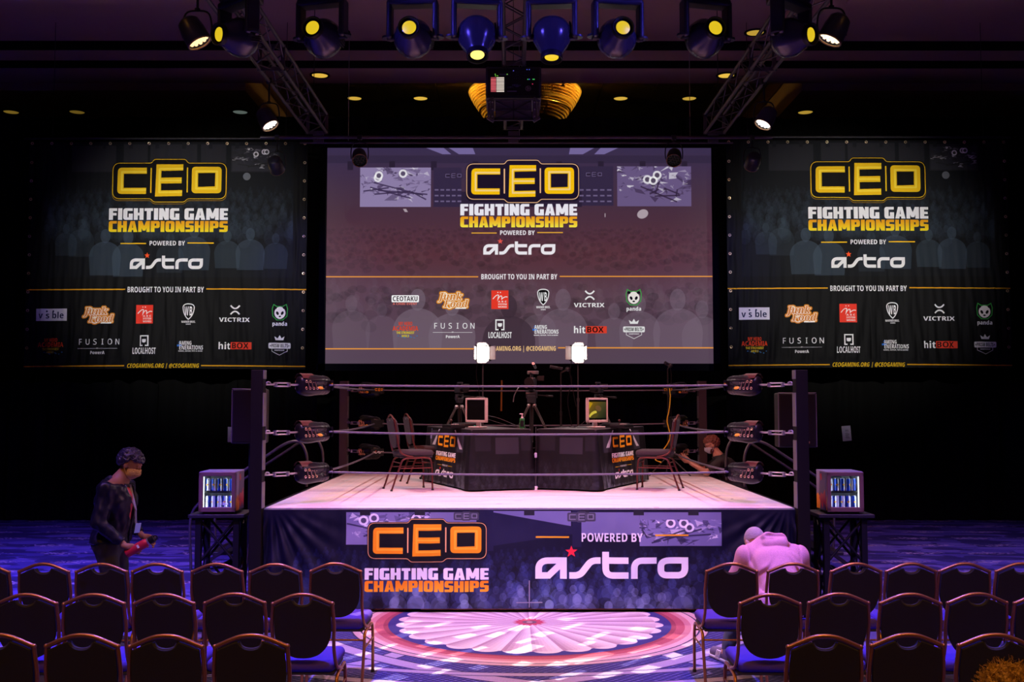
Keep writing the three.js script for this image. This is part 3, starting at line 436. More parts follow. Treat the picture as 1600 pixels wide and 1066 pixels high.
const ceiling = struct('ceiling', [slab(8.93, -19.5, 6), slab(8.75, -20.1, -19.5), slab(8.6, -21.05, -20.1), slab(9.05, -27, -21.05), slab(8.45, -27, -21.05, -12.5, -5.6), slab(8.45, -27, -21.05, 5.75, 12.5), slab(8.5, -16.5, -15.9, -12.5, -5.2), slab(8.5, -16.5, -15.9, 5.2, 12.5)], MT.ceiling);
{
  const t = rb(1.19, 0.03, 1.19, 0, 0, 0, 0.006, 1); for (let i = 0; i < 9; i++) for (let j = 0; j < 4; j++) { const m = mesh('ceiling_tile', t, MT.tile, ceiling); m.position.set(-4.85 + i * 1.21, 9.035, -22 - j * 1.21); }
}
[[-19.5, 8.75, 8.93], [-20.1, 8.6, 8.75], [-15.9, 8.5, 8.93]].forEach(([z, y0, y1], i) => { // black strips painting the shade on the ceiling's step faces
  const spans = i < 2 ? [[-12.5, 12.5]] : [[-12.5, -5.2], [5.2, 12.5]]; struct(`shade_strip_${i + 1}`, spans.map(([a, b]) => bx(b - a, y1 - y0 - 0.004, 0.02, (a + b) / 2, (y0 + y1) / 2, z + 0.011)), MT.matte);
});
// recessed downlights: a trim ring, a dim amber lens
function downlight(x, y, z, k, label, color = [1, 0.62, 0.08]) {
  const t = thing('recessed_downlight', label, 'ceiling light', [x, y, z], 0, 'recessed ceiling downlights');
  mesh('trim_ring', lathe([[0.2, 0.0], [0.2, -0.02], [0.17, -0.026], [0.155, -0.01], [0.15, 0.0]]), MT.black, t);
  mesh('lens', cyl(0.152, 0.152, 0.012, 0, -0.008, 0, 28), glow(color, k), t); return t;
}
downlight(-3.98, 8.6, -20.5, 0.75, 'amber recessed downlight in the lowered ceiling band, left of the projector'); downlight(4.09, 8.6, -20.5, 0.8, 'amber recessed downlight in the lowered ceiling band, right of the projector');
downlight(-3.74, 9.02, -23.5, 0.6, 'amber downlight in the dark tiled ceiling, beside the left lighting truss'); downlight(-2.24, 9.02, -23.5, 0.72, 'amber downlight in the dark tiled ceiling, just left of the crystal chandelier');
downlight(2.31, 9.02, -23.5, 0.65, 'amber downlight in the dark tiled ceiling, just right of the crystal chandelier'); downlight(3.87, 9.02, -23.5, 0.5, 'amber downlight in the dark tiled ceiling, beside the right lighting truss');
downlight(4.32, 8.93, -19, 0.5, 'amber downlight high up between the right moving heads and right truss'); downlight(-3.35, 8.93, -19, 0.01, 'unlit dark downlight between the two leftmost moving head lights');
downlight(-6.1, 8.45, -22.6, 0.12, 'pale grey downlight left of the left lighting truss', [0.7, 0.9, 0.8]); downlight(6.25, 8.45, -22.6, 0.4, 'dim amber downlight right of the right lighting truss');
downlight(-11.1, 8.45, -22.6, 0.16, 'faint amber downlight, leftmost of all on the ceiling'); downlight(-9.66, 8.45, -22.6, 0.12, 'faint amber downlight, second from the left edge of the ceiling');
// amber house lights over the audience, behind the camera's frame: they rim the chair frames
for (const [x, z] of [[-3.2, -2.2], [3.2, -2.2], [0, 0.5], [-6, -5.5], [6, -5.5]]) {
  const t = downlight(x, 8.93, z, 1.5, x === 0 ? 'amber house downlight over the centre aisle' : `amber house downlight over the ${x < 0 ? 'left' : 'right'} ${Math.abs(x) > 5 ? 'outer aisle' : 'seating block'}`);
  spotLight(t, [0, -0.03, 0], [x * -0.1, -8, -3.4], C_AMBER, LV.amberDown * (x === 0 || Math.abs(x) > 5 ? 0.5 : 1), 42, 0.8, 6);
}
tag(mesh('fire_sprinkler', [cyl(0.012, 0.012, 0.1, 0, -0.05, 0, 8), cyl(0.05, 0.05, 0.006, 0, -0.1, 0, 12), bar([-0.03, -0.09, 0], [0.03, -0.06, 0], 0.006)], MT.blackMetal), 'small dark sprinkler head on the lowered ceiling band right of projector', 'sprinkler').position.set(0.86, 8.6, -20.9);

// ---------------------------------------------------------------- drapes
function drape(x0, x1, y0, y1, z, seed, label, group, wave = 0.05, top = 0.03) {
  const w = x1 - x0, n = Math.round(w / 0.03), g = new THREE.PlaneGeometry(w, y1 - y0, n, 10), p = g.attributes.position;
  for (let i = 0; i < p.count; i++) {
    const x = p.getX(i) + (x0 + x1) / 2, v = p.getY(i) / (y1 - y0) + 0.5;
    const q = Math.sin(x * 17 + 2.2 * noise3(x * 1.3, seed, 0)) * wave + noise3(x * 4, seed, v * 0.5) * wave * 0.8;
    p.setZ(i, q * (0.75 + 0.25 * (1 - v))); p.setY(i, p.getY(i) + v * top * noise3(x * 2.3, seed, 5));
  }
  g.computeVertexNormals(); const m = mesh('black_drape', g, MT.drape); m.position.set((x0 + x1) / 2, (y0 + y1) / 2, z);
  return tag(m, label, 'drape', group);
}
['far left beside the left wall', 'behind the left half of the left banner', 'behind the right half of the left banner', 'behind the left part of projection screen', 'behind the right part of projection screen', 'behind the left half of the right banner', 'behind the right half of the right banner', 'far right beside the right wall']
  .forEach((s, i) => drape(-12.4 + i * 3.1, -9.3 + i * 3.1, 0.01, 7.6, -20, 3 + i, `tall black drape ${s}`, 'tall black drapes behind the stage'));
for (const s of [-1, 1]) for (let i = 0; i < 6; i++) {
  const a = s < 0 ? -3.7 - (i + 1) * 1.42 : 3.7 + i * 1.42;
  drape(a, a + 1.44, 0.01, 2.47, -18.9, 20 + i + s * 50, `low black drape under the ${s < 0 ? 'left' : 'right'} banner, ${['first', 'second', 'third', 'fourth', 'fifth', 'sixth'][i]} panel from the projection screen`, 'low pipe and drape wall', 0.055, 0.05);
}

// ---------------------------------------------------------------- banners and screen
function banner(x0, x1, y0, y1, z, label, seed) {
  const W = x1 - x0, H = y1 - y0, t = thing('printed_banner', label, 'banner', [(x0 + x1) / 2, (y0 + y1) / 2, z]);
  const g = new THREE.PlaneGeometry(W, H, 300, 120), p = g.attributes.position;
  const bend = (x, y) => {
    const v = 0.5 - y / H, e = Math.abs(x) / (W / 2);
    const pleat = noise3(x * 5.5 + y * 0.5 * Math.sign(x), y * 0.45, seed) * 0.03 + noise3(x * 13, y * 0.7, seed + 3) * 0.008;
    return pleat * (0.12 + 0.88 * Math.max(0, (v - 0.42) / 0.58)) * (v > 0.965 ? 0.4 : 1) + noise3(x * 9, y * 1.1, seed + 7) * 0.016 * Math.max(0, e - 0.62) * 2.4;
  };
  for (let i = 0; i < p.count; i++) { const x = p.getX(i), y = p.getY(i); p.setZ(i, bend(x, y)); p.setY(i, y - 0.03 * Math.cos(x / W * 3.1) * (0.5 - y / H) * -0.6); }
  g.computeVertexNormals(); mesh('printed_cloth', g, M(0xffffff, 0.7, 0, { map: BANNER, side: THREE.DoubleSide, specularIntensity: 0.3 }), t);
  const ring = new THREE.TorusGeometry(0.02, 0.008, 6, 12), n = 15, m = 12, brass = M([0.9, 0.68, 0.4], 0.3, 0.85);
  for (let i = 0; i < n; i++) mesh('grommet', ring, brass, t).position.set(-W / 2 + 0.05 + (W - 0.1) * i / (n - 1), H / 2 - 0.035, 0.012);
  for (let j = 1; j < m; j++) for (const s of [-1, 1]) { const x = s * (W / 2 - 0.05), y = H / 2 - 0.05 - (H - 0.1) * j / m; mesh('grommet', ring, brass, t).position.set(x, y, bend(x, y) + 0.012); }
  mesh('hanging_pipe', bar([-W / 2 - 0.1, H / 2 + 0.06, -0.02], [W / 2 + 0.1, H / 2 + 0.06, -0.02], 0.024, 12), MT.blackMetal, t);
  for (const s of [-1, 1]) mesh('hanging_cable', bar([s * W * 0.42, H / 2 + 0.06, -0.02], [s * W * 0.42, 8.93 - (y0 + y1) / 2, -0.02], 0.005, 6), MT.blackMetal, t);
  return t;
}
banner(-8.77, -3.81, 2.68, 6.75, -18.5, 'black tournament banner with yellow logo and sponsor marks, hung left of the projection screen', 2);
banner(3.65, 8.66, 2.70, 6.78, -18.5, 'black tournament banner with yellow logo and sponsor marks, hung right of the projection screen', 9);
{
  const t = thing('projection_screen', 'large projection screen showing a maroon tournament slide, purple light painted at its top, above the ring', 'screen', [-0.03, 4.84, -19.4]);
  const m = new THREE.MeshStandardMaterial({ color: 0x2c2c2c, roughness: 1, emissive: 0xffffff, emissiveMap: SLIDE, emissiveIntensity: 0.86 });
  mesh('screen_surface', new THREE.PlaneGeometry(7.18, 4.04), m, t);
  mesh('screen_frame', [bx(7.5, 0.13, 0.06, 0, 2.085, -0.01), bx(7.5, 0.13, 0.06, 0, -2.085, -0.01), bx(0.13, 4.3, 0.06, -3.655, 0, -0.01), bx(0.13, 4.3, 0.06, 3.655, 0, -0.01)], MT.matte, t);
  for (const s of [-1, 0, 1]) mesh('hanging_cable', bar([s * 3.2, 2.14, 0], [s * 3.2, 4.08, 0], 0.006, 6), MT.steel, t);
}

// ---------------------------------------------------------------- trusses
function truss(label, a, b, size = 0.29, bay = 0.42) { // box truss from a to b (centres of its lower face), chords and braces each a part
  const t = thing('lighting_truss', label, 'truss', a, 0, undefined), A = V(0, 0, 0), B = V(b[0] - a[0], b[1] - a[1], b[2] - a[2]), L = B.length();
  t.rotation.y = Math.atan2(B.x, B.z); const h = size / 2;
  const chord = bar([0, 0, 0], [0, 0, L], 0.025, 10); for (const x of [-h, h]) for (const y of [0, size]) mesh('chord', chord, MT.truss, t).position.set(x, y, 0);
  const n = Math.round(L / bay), d = L / n, side = [bar([0, 0, 0], [0, size, d], 0.009, 6), bar([0, size, 0], [0, 0, d], 0.009, 6)], flatB = [bar([-h, 0, 0], [h, 0, d], 0.009, 6), bar([h, 0, 0], [-h, 0, d], 0.009, 6)];
  for (let i = 0; i < n; i++) { for (const x of [-h, h]) mesh('brace', side[i % 2], MT.truss, t).position.set(x, 0, i * d); for (const y of [0, size]) mesh('brace', flatB[i % 2], MT.truss, t).position.set(0, y, i * d); }
  const plate_ = [bx(size + 0.06, 0.05, 0.02, 0, 0, 0), bx(size + 0.06, 0.05, 0.02, 0, size, 0), bx(0.05, size, 0.02, -h, h, 0), bx(0.05, size, 0.02, h, h, 0)];
  for (const z of [0.01, L / 2, L - 0.01]) mesh('end_frame', prep(plate_), MT.truss, t).position.z = z;
  for (const z of [0.3, L - 0.3]) mesh('hanging_cable', bar([0, size, z], [0, 8.93 - a[1], z], 0.006, 6), MT.blackMetal, t);
  return t;
}
truss('black box truss running back along the left side above the ring', [-3.2, 6.29, -9.85], [-3.2, 6.29, -16.1]);
truss('black box truss running back along the right side above the ring', [2.98, 6.29, -9.85], [2.98, 6.29, -16.1]);
truss('narrow box truss running back over the middle, carrying the projector', [-0.15, 6.36, -9.85], [-0.15, 6.36, -16.1], 0.25, 0.36);
truss('front cross truss from which the moving head lights hang', [-3.45, 6.02, -9.6], [3.25, 6.02, -9.6]);
tag(mesh('rigging_pipe', [bar([-4.1, 6.24, -16.2], [3.9, 6.24, -16.2], 0.026, 12), bar([-3.5, 6.17, -16.26], [3.3, 6.17, -16.26], 0.014, 8), ...[-3.2, -0.15, 2.98].map((x) => flat([x, 6.17, -16.23], [x, 6.34, -16.2], 0.16, 0.05))], MT.truss), 'long thin rear rigging pipe just above the projection screen', 'pipe');
tag(mesh('rigging_pipe', [bar([-7.2, 6.75, -7], [7.2, 6.75, -7], 0.026, 12), ...[-6.5, -2, 2, 6.5].map((x) => bar([x, 6.75, -7], [x, 8.93, -7], 0.006, 6))], MT.blackMetal), 'front lighting pipe over the seats carrying the blue wash lamps', 'pipe');

// ---------------------------------------------------------------- lamps
function aim(o, from, to) { o.quaternion.setFromUnitVectors(V(0, -1, 0), V(...to).sub(V(...from)).normalize()); }
function par(pos, target, label, lens, k, color, cd, deg, pen = 0.6, size = 6, hang = 0.45, group) { // short LED par can: body, ring, lens cells, yoke; its beam leaves the lens
  const t = thing('par_lamp', label, 'stage light', pos, 0, group), h = part('lamp_head', t); aim(h, pos, target);
  mesh('can', lathe([[0, 0.2], [0.07, 0.2], [0.1, 0.17], [0.115, 0.08], [0.118, -0.05], [0.104, -0.05], [0.1, 0.0], [0, 0.0]]), MT.plastic, h);
  mesh('rim', new THREE.TorusGeometry(0.111, 0.009, 8, 32).rotateX(Math.PI / 2).translate(0, -0.05, 0), M([0.3, 0.2, 0.1], 0.3, 0.6), h);
  const cells = []; for (let i = 0; i < 19; i++) { const q = i < 1 ? 0 : i < 7 ? 0.045 : 0.086, a = i < 7 ? i * 1.0472 : i * 0.5236; cells.push(new THREE.SphereGeometry(0.0195, 10, 6, 0, 6.2832, Math.PI / 2, Math.PI / 2).translate(q * Math.cos(a), -0.014, q * Math.sin(a))); }
  mesh('lens_cells', cells, glow(lens, k), h); mesh('lens', cyl(0.104, 0.104, 0.01, 0, -0.008, 0, 28), glow(lens, k * 0.35), h);
  const y = part('yoke', t); mesh('bracket', [tube([[-0.13, 0, 0], [-0.135, 0.12, 0], [-0.1, 0.24, 0], [0, 0.26, 0], [0.1, 0.24, 0], [0.135, 0.12, 0], [0.13, 0, 0]], 0.009, 30, 6), cyl(0.025, 0.025, 0.02, 0, 0.27, 0), bar([0, 0.26, 0], [0, hang, 0], 0.012), bx(0.07, 0.07, 0.06, 0, hang, 0)], MT.blackMetal, y);
  if (cd) { const d = V(...target).sub(V(...pos)), u = d.clone().normalize().multiplyScalar(0.075); spotLight(t, [u.x, u.y, u.z], [d.x, d.y, d.z], color, cd, deg, pen, size); }
  return t;
}
par([-3.113, 5.49, -9.6], [0, 0, -9.8], 'glowing amber par lamp at the front of the left truss', [1, 0.62, 0.25], 2.2, C_ROSE, LV.rose, 38, 0.6, 5, 0.53);
par([2.805, 5.52, -9.6], [0, 0, -9.8], 'glowing amber par lamp at the front of the right truss', [1, 0.72, 0.42], 2.4, C_ROSE, LV.rose, 38, 0.6, 5, 0.5);
par([-3.345, 5.744, -13.5], [-0.5, 1, -12.5], 'bright white par lamp below the back half of the left truss', [1, 0.85, 0.7], 4, C_WHITE, LV.white, 46, 0.7, 3, 0.55);
par([3.12, 5.761, -13.5], [0.5, 1, -12.5], 'bright white par lamp below the back half of the right truss', [1, 0.85, 0.7], 4, C_WHITE, LV.white, 46, 0.7, 3, 0.53);
par([-3.842, 5.758, -16.2], [-3.6, 4, -19], 'small blue lamp in front of the top right corner of left banner', [0.06, 0.08, 1], 1.6, C_BLUE, LV.blueHead, 30, 0.6, 6, 0.48);
par([3.581, 5.818, -16.2], [3.4, 4, -19], 'small blue lamp in front of the top left corner of right banner', [0.06, 0.04, 1], 1.4, C_BLUE, LV.blueHead, 30, 0.6, 6, 0.42);
[-2.6, 0, 2.6].forEach((x, i) => par([x, 6.3, -7], [x * 0.6, 0.5, -10.7], i === 1 ? 'pale violet wash lamp at the middle of the front lighting pipe' : `blue wash lamp on the front lighting pipe, aimed at the ${i ? 'right' : 'left'} half of the skirt`, [0.1, 0.1, 1], 2, i === 1 ? [0.8, 0.66, 1] : C_BLUE, i === 1 ? LV.skirtWash : LV.blueWash, i === 1 ? 26 : 23, 0.7, 6));
[-1, 1].forEach((s) => par([s * 1.6, 6.3, -7], [s * 2.5, 0, -6.9], `blue wash lamp aimed down at the ${s < 0 ? 'left' : 'right'} block of seats`, [0.1, 0.1, 1], 2, [0.12, 0.1, 1], LV.blueSeat, 27, 0.8, 6));
[-1, 1].forEach((s) => par([s * 5.2, 6.3, -7], [s * 6.1, 0, -11.4], `blue wash lamp aimed at the ${s < 0 ? 'left' : 'right'} side aisle carpet`, [0.1, 0.1, 1], 2, s < 0 ? [0.14, 0.07, 1] : [0.34, 0.16, 1], s < 0 ? LV.blueAisle : LV.blueAisle * 0.5, 32, 1, 6));
[-1, 1].forEach((s) => par([s * 3.6, 6.3, -7], [s * 0.35, 5.45, -9.6], `added small blue lamp aimed at the two middle moving heads, ${s < 0 ? 'left' : 'right'} one`, [0.1, 0.1, 1], 2, C_BLUE, 60, 11, 0.8, 3));  // added unseen lamps, only there to light the two middle heads blue
[-1, 1].forEach((s) => par([s * 1.45, 6.2, -9.87], [s * 0.9, 1.0, -13.6], `added unseen red wash lamp behind the front cross truss, ${s < 0 ? 'left' : 'right'} of the middle`, [1, 0.2, 0.1], 2, [1, 0.2, 0.16], LV.red, 40, 0.8, 4, 0.1));  // extra unseen lamps, added for the red light inside the ring
[-1, 1].forEach((s) => par([s * 6, 6.3, -7], [s * 5.75, 4.6, -18.5], `white banner spot lamp aimed at the ${s < 0 ? 'left' : 'right'} banner`, [1, 0.95, 0.85], 2, [1, 0.96, 0.9], LV.banner, 15, 1, 4));
function mover(x, label, head, o = {}) { // moving head: base on the truss, yoke arms, egg-shaped head with a fluted shell, lens
  const t = thing('moving_head_light', label, 'stage light', [x, 5.5, o.z ?? -9.6], 0, 'moving head lights on the front truss');
  mesh('base', [rb(0.4, 0.15, 0.32, 0, 0.43, 0, 0.02), rb(0.3, 0.03, 0.26, 0, 0.345, 0, 0.01)], MT.plastic, t); mesh('display', rb(0.13, 0.06, 0.01, 0, 0.43, 0.163, 0.004), MT.screenBlack, t);
  mesh('clamp', [bx(0.05, 0.06, 0.06, -0.13, 0.52, 0), bx(0.05, 0.06, 0.06, 0.13, 0.52, 0)], MT.blackMetal, t);
  const yoke = part('yoke', t); yoke.rotation.y = head.pan ?? 0;
  for (const s of [-1, 1]) { mesh('arm', [rb(0.05, 0.36, 0.15, s * 0.215, 0.16, 0, 0.024, 3), cyl(0.05, 0.05, 0.02, s * 0.24, 0.0, 0).applyMatrix4(new THREE.Matrix4())], MT.plastic, yoke); mesh('pivot', rot(cyl(0.032, 0.032, 0.48, 0, 0, 0), 0, 0, Math.PI / 2), MT.plastic, yoke); }
  mesh('bridge', rb(0.46, 0.07, 0.17, 0, 0.325, 0, 0.03, 3), MT.plastic, yoke);
  const h = part('head', t); h.rotation.order = 'YXZ'; h.rotation.set(head.tilt, head.pan ?? 0, 0); // unturned, the lens looks straight down
  const prof = [[0, 0.17], [0.08, 0.166], [0.145, 0.138], [0.178, 0.085], [0.184, 0.03], [0.175, -0.03], [0.145, -0.095], [0.108, -0.15], [0.094, -0.19]];
  const shell = lathe(prof, 48), p = shell.attributes.position; for (let i = 0; i < p.count; i++) { const a = Math.atan2(p.getZ(i), p.getX(i)), y = p.getY(i), k = 1 - 0.055 * Math.max(0, Math.sin(a * 5)) ** 3 * Math.min(1, Math.max(0, (0.16 - y) / 0.15)) * (y > -0.12 ? 1 : 0.3); p.setX(i, p.getX(i) * k); p.setZ(i, p.getZ(i) * k); }
  shell.computeVertexNormals(); mesh('shell', shell, M([0.035, 0.035, 0.05], 0.24), h);
  mesh('lens_barrel', lathe([[0.09, -0.17], [0.1, -0.18], [0.102, -0.23], [0.092, -0.235], [0.088, -0.195], [0, -0.195]]), MT.black, h);
  mesh('lens', new THREE.SphereGeometry(0.2, 24, 6, 0, 6.2832, Math.PI - 0.44, 0.44).translate(0, -0.018, 0), M([0.02, 0.015, 0.005], 0.1), h);
  mesh('lit_aperture', new THREE.SphereGeometry(0.2, 24, 6, 0, 6.2832, Math.PI - 0.33, 0.33).translate(0, -0.0195, 0), glow(o.lens ?? [1, 0.7, 0.02], o.k ?? 0.75), h);
  for (let i = 0; i < 7; i++) mesh('cooling_fin', rb(0.012, 0.11, 0.012, 0.18 * Math.cos(i * 0.12 - 0.36), 0.07, 0.18 * Math.sin(i * 0.12 - 0.36), 0.004, 1), MT.black, h);
  t.updateMatrixWorld(true);
  const dir = V(0, -1, 0).applyEuler(h.rotation), f = dir.clone().multiplyScalar(0.245);
  if (o.cd) spotLight(t, f.toArray(), dir.clone().multiplyScalar(6).toArray(), o.color ?? C_AMBER, o.cd, o.deg ?? 22, 0.5, o.size ?? 3);
  return t;
}
{ // profile spot with a pierced steel disc (a gobo) in its gate: slanting flecks of warm light on the carpet before the ring
  const from = [-0.75, 6.25, -7], to = [-0.2, 0, -8.75], t = thing('profile_spot', 'black profile spot on the front lighting pipe, throwing flecked light on the carpet', 'stage light', from), h = part('lamp_head', t); aim(h, from, to);
  mesh('can', lathe([[0, 0.34], [0.09, 0.33], [0.1, 0.1], [0.085, 0.02], [0, 0.02]]), MT.plastic, h); mesh('lens', cyl(0.03, 0.03, 0.006, 0, 0.017, 0), glow([1, 0.85, 0.6], 1), h);
  mesh('gobo_holder', lathe([[0.085, 0.02], [0.1, 0.02], [0.1, -0.17], [0.06, -0.17], [0.06, -0.165], [0.092, -0.16], [0.092, 0.0], [0.085, 0.01]]), MT.black, h);
  const s = new THREE.Shape(); s.absarc(0, 0, 0.075, 0, Math.PI * 2, false); const r = mulberry(17), mids = [];
  for (let i = 0; i < 900 && mids.length < 84; i++) {
    const a = r() * 6.28, q = 0.044 * Math.sqrt(r()), w = 0.0006 + r() * 0.0011, l = 0.0016 + r() * 0.0034, x0 = q * Math.cos(a), y0 = q * Math.sin(a), b = -0.75 - r() * 0.3, c = Math.cos(b), d = Math.sin(b);
    if (mids.some((z) => Math.hypot(z[0] - x0, z[1] - y0) < 0.0058)) continue; mids.push([x0, y0]);
    s.holes.push(new THREE.Path([[-l, -w], [l, -w], [l, w], [-l, w]].map(([u, v]) => new THREE.Vector2(x0 + u * c - v * d, y0 + u * d + v * c))));
  }
  mesh('gobo_disc', new THREE.ExtrudeGeometry(s, { depth: 0.0006, bevelEnabled: false, curveSegments: 24 }).rotateX(Math.PI / 2).translate(0, -0.14, 0), MT.steel, h);
  mesh('yoke', [bar([-0.12, 0, 0], [-0.12, 0.3, 0], 0.008), bar([0.12, 0, 0], [0.12, 0.3, 0], 0.008), bar([-0.12, 0.3, 0], [0.12, 0.3, 0], 0.008), bar([0, 0.3, 0], [0, 0.5, 0], 0.012)], MT.blackMetal, t);
  const u = V(...to).sub(V(...from)).normalize(); spotLight(t, [0, 0, 0], u.multiplyScalar(6).toArray(), [1, 0.82, 0.62], LV.gobo, 17, 0.4, 0.012);
}
const OUT = R(-95);
mover(-2.731, 'moving head light, leftmost, turned sideways beside the left truss', { tilt: R(-82), pan: R(-40) }, { cd: LV.moverAmber });
mover(-1.95, 'moving head light with amber lens facing out, second from the left', { tilt: OUT, pan: R(-14) }, { cd: LV.moverAmber });
mover(-1.103, 'moving head light with amber lens facing out, third from the left', { tilt: OUT, pan: R(-4) }, { cd: LV.moverAmber });
mover(-0.506, 'moving head light pointing down just left of the middle truss', { tilt: R(-22), pan: R(6) }, { lens: [1, 0.8, 0.16], k: 1.6, cd: LV.moverAmber, deg: 14 });
mover(0.192, 'moving head light pointing down just right of the middle truss', { tilt: R(-12), pan: R(-4) }, { k: 0.9, cd: LV.moverAmber, deg: 12 });
mover(0.806, 'moving head light with amber lens facing out, third from the right', { tilt: OUT, pan: R(8) }, { cd: LV.moverAmber });
mover(1.63, 'moving head light with amber lens facing out, second from the right', { tilt: OUT, pan: R(14) }, { cd: LV.moverAmber });
mover(2.429, 'moving head light, rightmost, turned sideways beside the right truss', { tilt: R(-82), pan: R(40) }, { cd: LV.moverAmber });
{ // small dark lamps on the rear ends of the side trusses
  par([-2.55, 5.9, -16.2], [-2.2, 4.4, -14.6], 'small unlit lamp hanging at the rear end of the left truss', [0.02, 0.02, 0.02], 0.1, C_WHITE, 0, 10, 0.6, 6, 0.34);
  par([2.36, 5.9, -16.2], [2.0, 4.4, -14.6], 'small unlit lamp hanging at the rear end of the right truss', [0.02, 0.02, 0.02], 0.1, C_WHITE, 0, 10, 0.6, 6, 0.34);
}
{ // projector hung under the middle truss, its back with vents and sockets towards the seats
  const t = thing('projector', 'large black video projector hanging above the ring, lit vent on its back', 'projector', [-0.155, 6.13, -13]);
  mesh('housing', rb(0.7, 0.4, 0.62, 0, 0, -0.32, 0.02, 3), MT.plastic, t);
  const PANEL = canvas(512, 288, (c, W, H) => {
    c.fillStyle = '#08080a'; c.fillRect(0, 0, W, H); const r = mulberry(3); c.fillStyle = '#4b4664'; fit(c, 'DVI IN', 262, 170, 70, 9); c.strokeStyle = '#6d66a0'; c.lineWidth = 2; for (let i = 0; i < 8; i++) { c.strokeRect(190 + r() * 110 | 0, 165 + r() * 40 | 0, 18 + r() * 26, 9); }
    c.fillStyle = '#585068'; c.fillRect(114, 52, 90, 18); c.fillStyle = '#8b86a8'; c.fillRect(192, 238, 96, 9);
    c.strokeStyle = '#b4a8a8'; c.lineWidth = 4; c.beginPath(); c.arc(404, 212, 26, 0, 7); c.stroke(); for (let i = 0; i < 3; i++) { c.beginPath(); c.arc(404 + 11 * Math.cos(i * 2.1), 212 + 11 * Math.sin(i * 2.1), 7, 0, 7); c.stroke(); }
    for (let j = 0; j < 3; j++) for (let i = 0; i < 22; i++) if (r() < 0.75) { c.fillStyle = '#39365c'; c.fillRect(20 + i * 20, 30 + j * 34, 8, 6); }
  });
  mesh('connector_panel', bx(0.64, 0.34, 0.006, 0, 0, -0.008), M(0xffffff, 0.5, 0, { map: PANEL }), t);
  for (let i = 0; i < 10; i++) { mesh('vent_slat', rb(0.068, 0.009, 0.008, -0.253, 0.055 - i * 0.0195, 0.001, 0.003, 1), glow([1, 0.16, 0.2], i % 9 ? 1.0 : 0.5), t); mesh('vent_slat', rb(0.098, 0.009, 0.008, -0.166, 0.055 - i * 0.0195, 0.001, 0.003, 1), glow([1, 0.86, 0.74], 1.0), t); }
  for (const [x, y, col] of [[-0.23, 0.1, [0.3, 1, 0.1]], [-0.225, 0.08, [0.3, 1, 0.1]], [-0.2, 0.08, [0.3, 1, 0.1]], [-0.08, 0.1, [0.3, 1, 0.1]], [0.18, 0.035, [0.1, 1, 0.2]], [0.2, 0.035, [0.1, 0.2, 1]], [0.245, 0.035, [0.1, 1, 0.2]], [0.26, 0.035, [0.1, 1, 0.2]], [0.24, -0.025, [1, 0.05, 0.15]], [0.0, 0.145, [0.2, 0.2, 1]], [0.17, 0.16, [0.1, 0.15, 0.9]], [0.2, 0.16, [0.1, 0.15, 0.9]]]) mesh('indicator_light', bx(0.011, 0.008, 0.006, x, y, 0.001), glow(col, 0.7), t);
  mesh('hanging_bracket', [bar([-0.25, 0.2, -0.1], [-0.12, 0.215, -0.1], 0.014), bar([0.25, 0.2, -0.1], [0.12, 0.215, -0.1], 0.014), bar([-0.25, 0.2, -0.5], [-0.12, 0.215, -0.5], 0.014), bar([0.25, 0.2, -0.5], [0.12, 0.215, -0.5], 0.014), bx(0.6, 0.03, 0.05, 0, 0.2, -0.1), bx(0.6, 0.03, 0.05, 0, 0.2, -0.5)], MT.blackMetal, t);
  const c = part('lower_frame', t); c.position.set(0, -0.355, 0); const gm = M([0.13, 0.125, 0.125], 0.6, 0.3);
  mesh('panel', rb(0.46, 0.26, 0.03, 0, 0, -0.02, 0.01), gm, c); mesh('rib', [flat([-0.22, -0.11, 0], [0.22, 0.11, 0], 0.016, 0.016), flat([-0.22, 0.11, 0], [0.22, -0.11, 0], 0.016, 0.016), flat([-0.23, 0, 0], [0.23, 0, 0], 0.016, 0.016), flat([0, -0.13, 0], [0, 0.13, 0], 0.02, 0.016), rb(0.5, 0.02, 0.03, 0, 0.13, 0), rb(0.5, 0.02, 0.03, 0, -0.13, 0)], M([0.05, 0.05, 0.05], 0.6, 0.3), c);
  for (const s of [-1, 1]) { mesh('side_bracket', [rb(0.05, 0.24, 0.05, s * 0.265, 0, -0.01, 0.012), rb(0.035, 0.17, 0.06, s * 0.31, 0, -0.01, 0.01), flat([s * 0.25, -0.15, 0], [s * 0.33, -0.1, 0], 0.03, 0.04), flat([s * 0.25, 0.15, 0], [s * 0.33, 0.1, 0], 0.03, 0.04)], gm, c); mesh('bolt', [0.09, 0, -0.09].map((y) => rot(cyl(0.009, 0.009, 0.02, 0, 0, 0, 8), Math.PI / 2).translate(s * 0.265, y, 0.02)), MT.steel, c); }
}
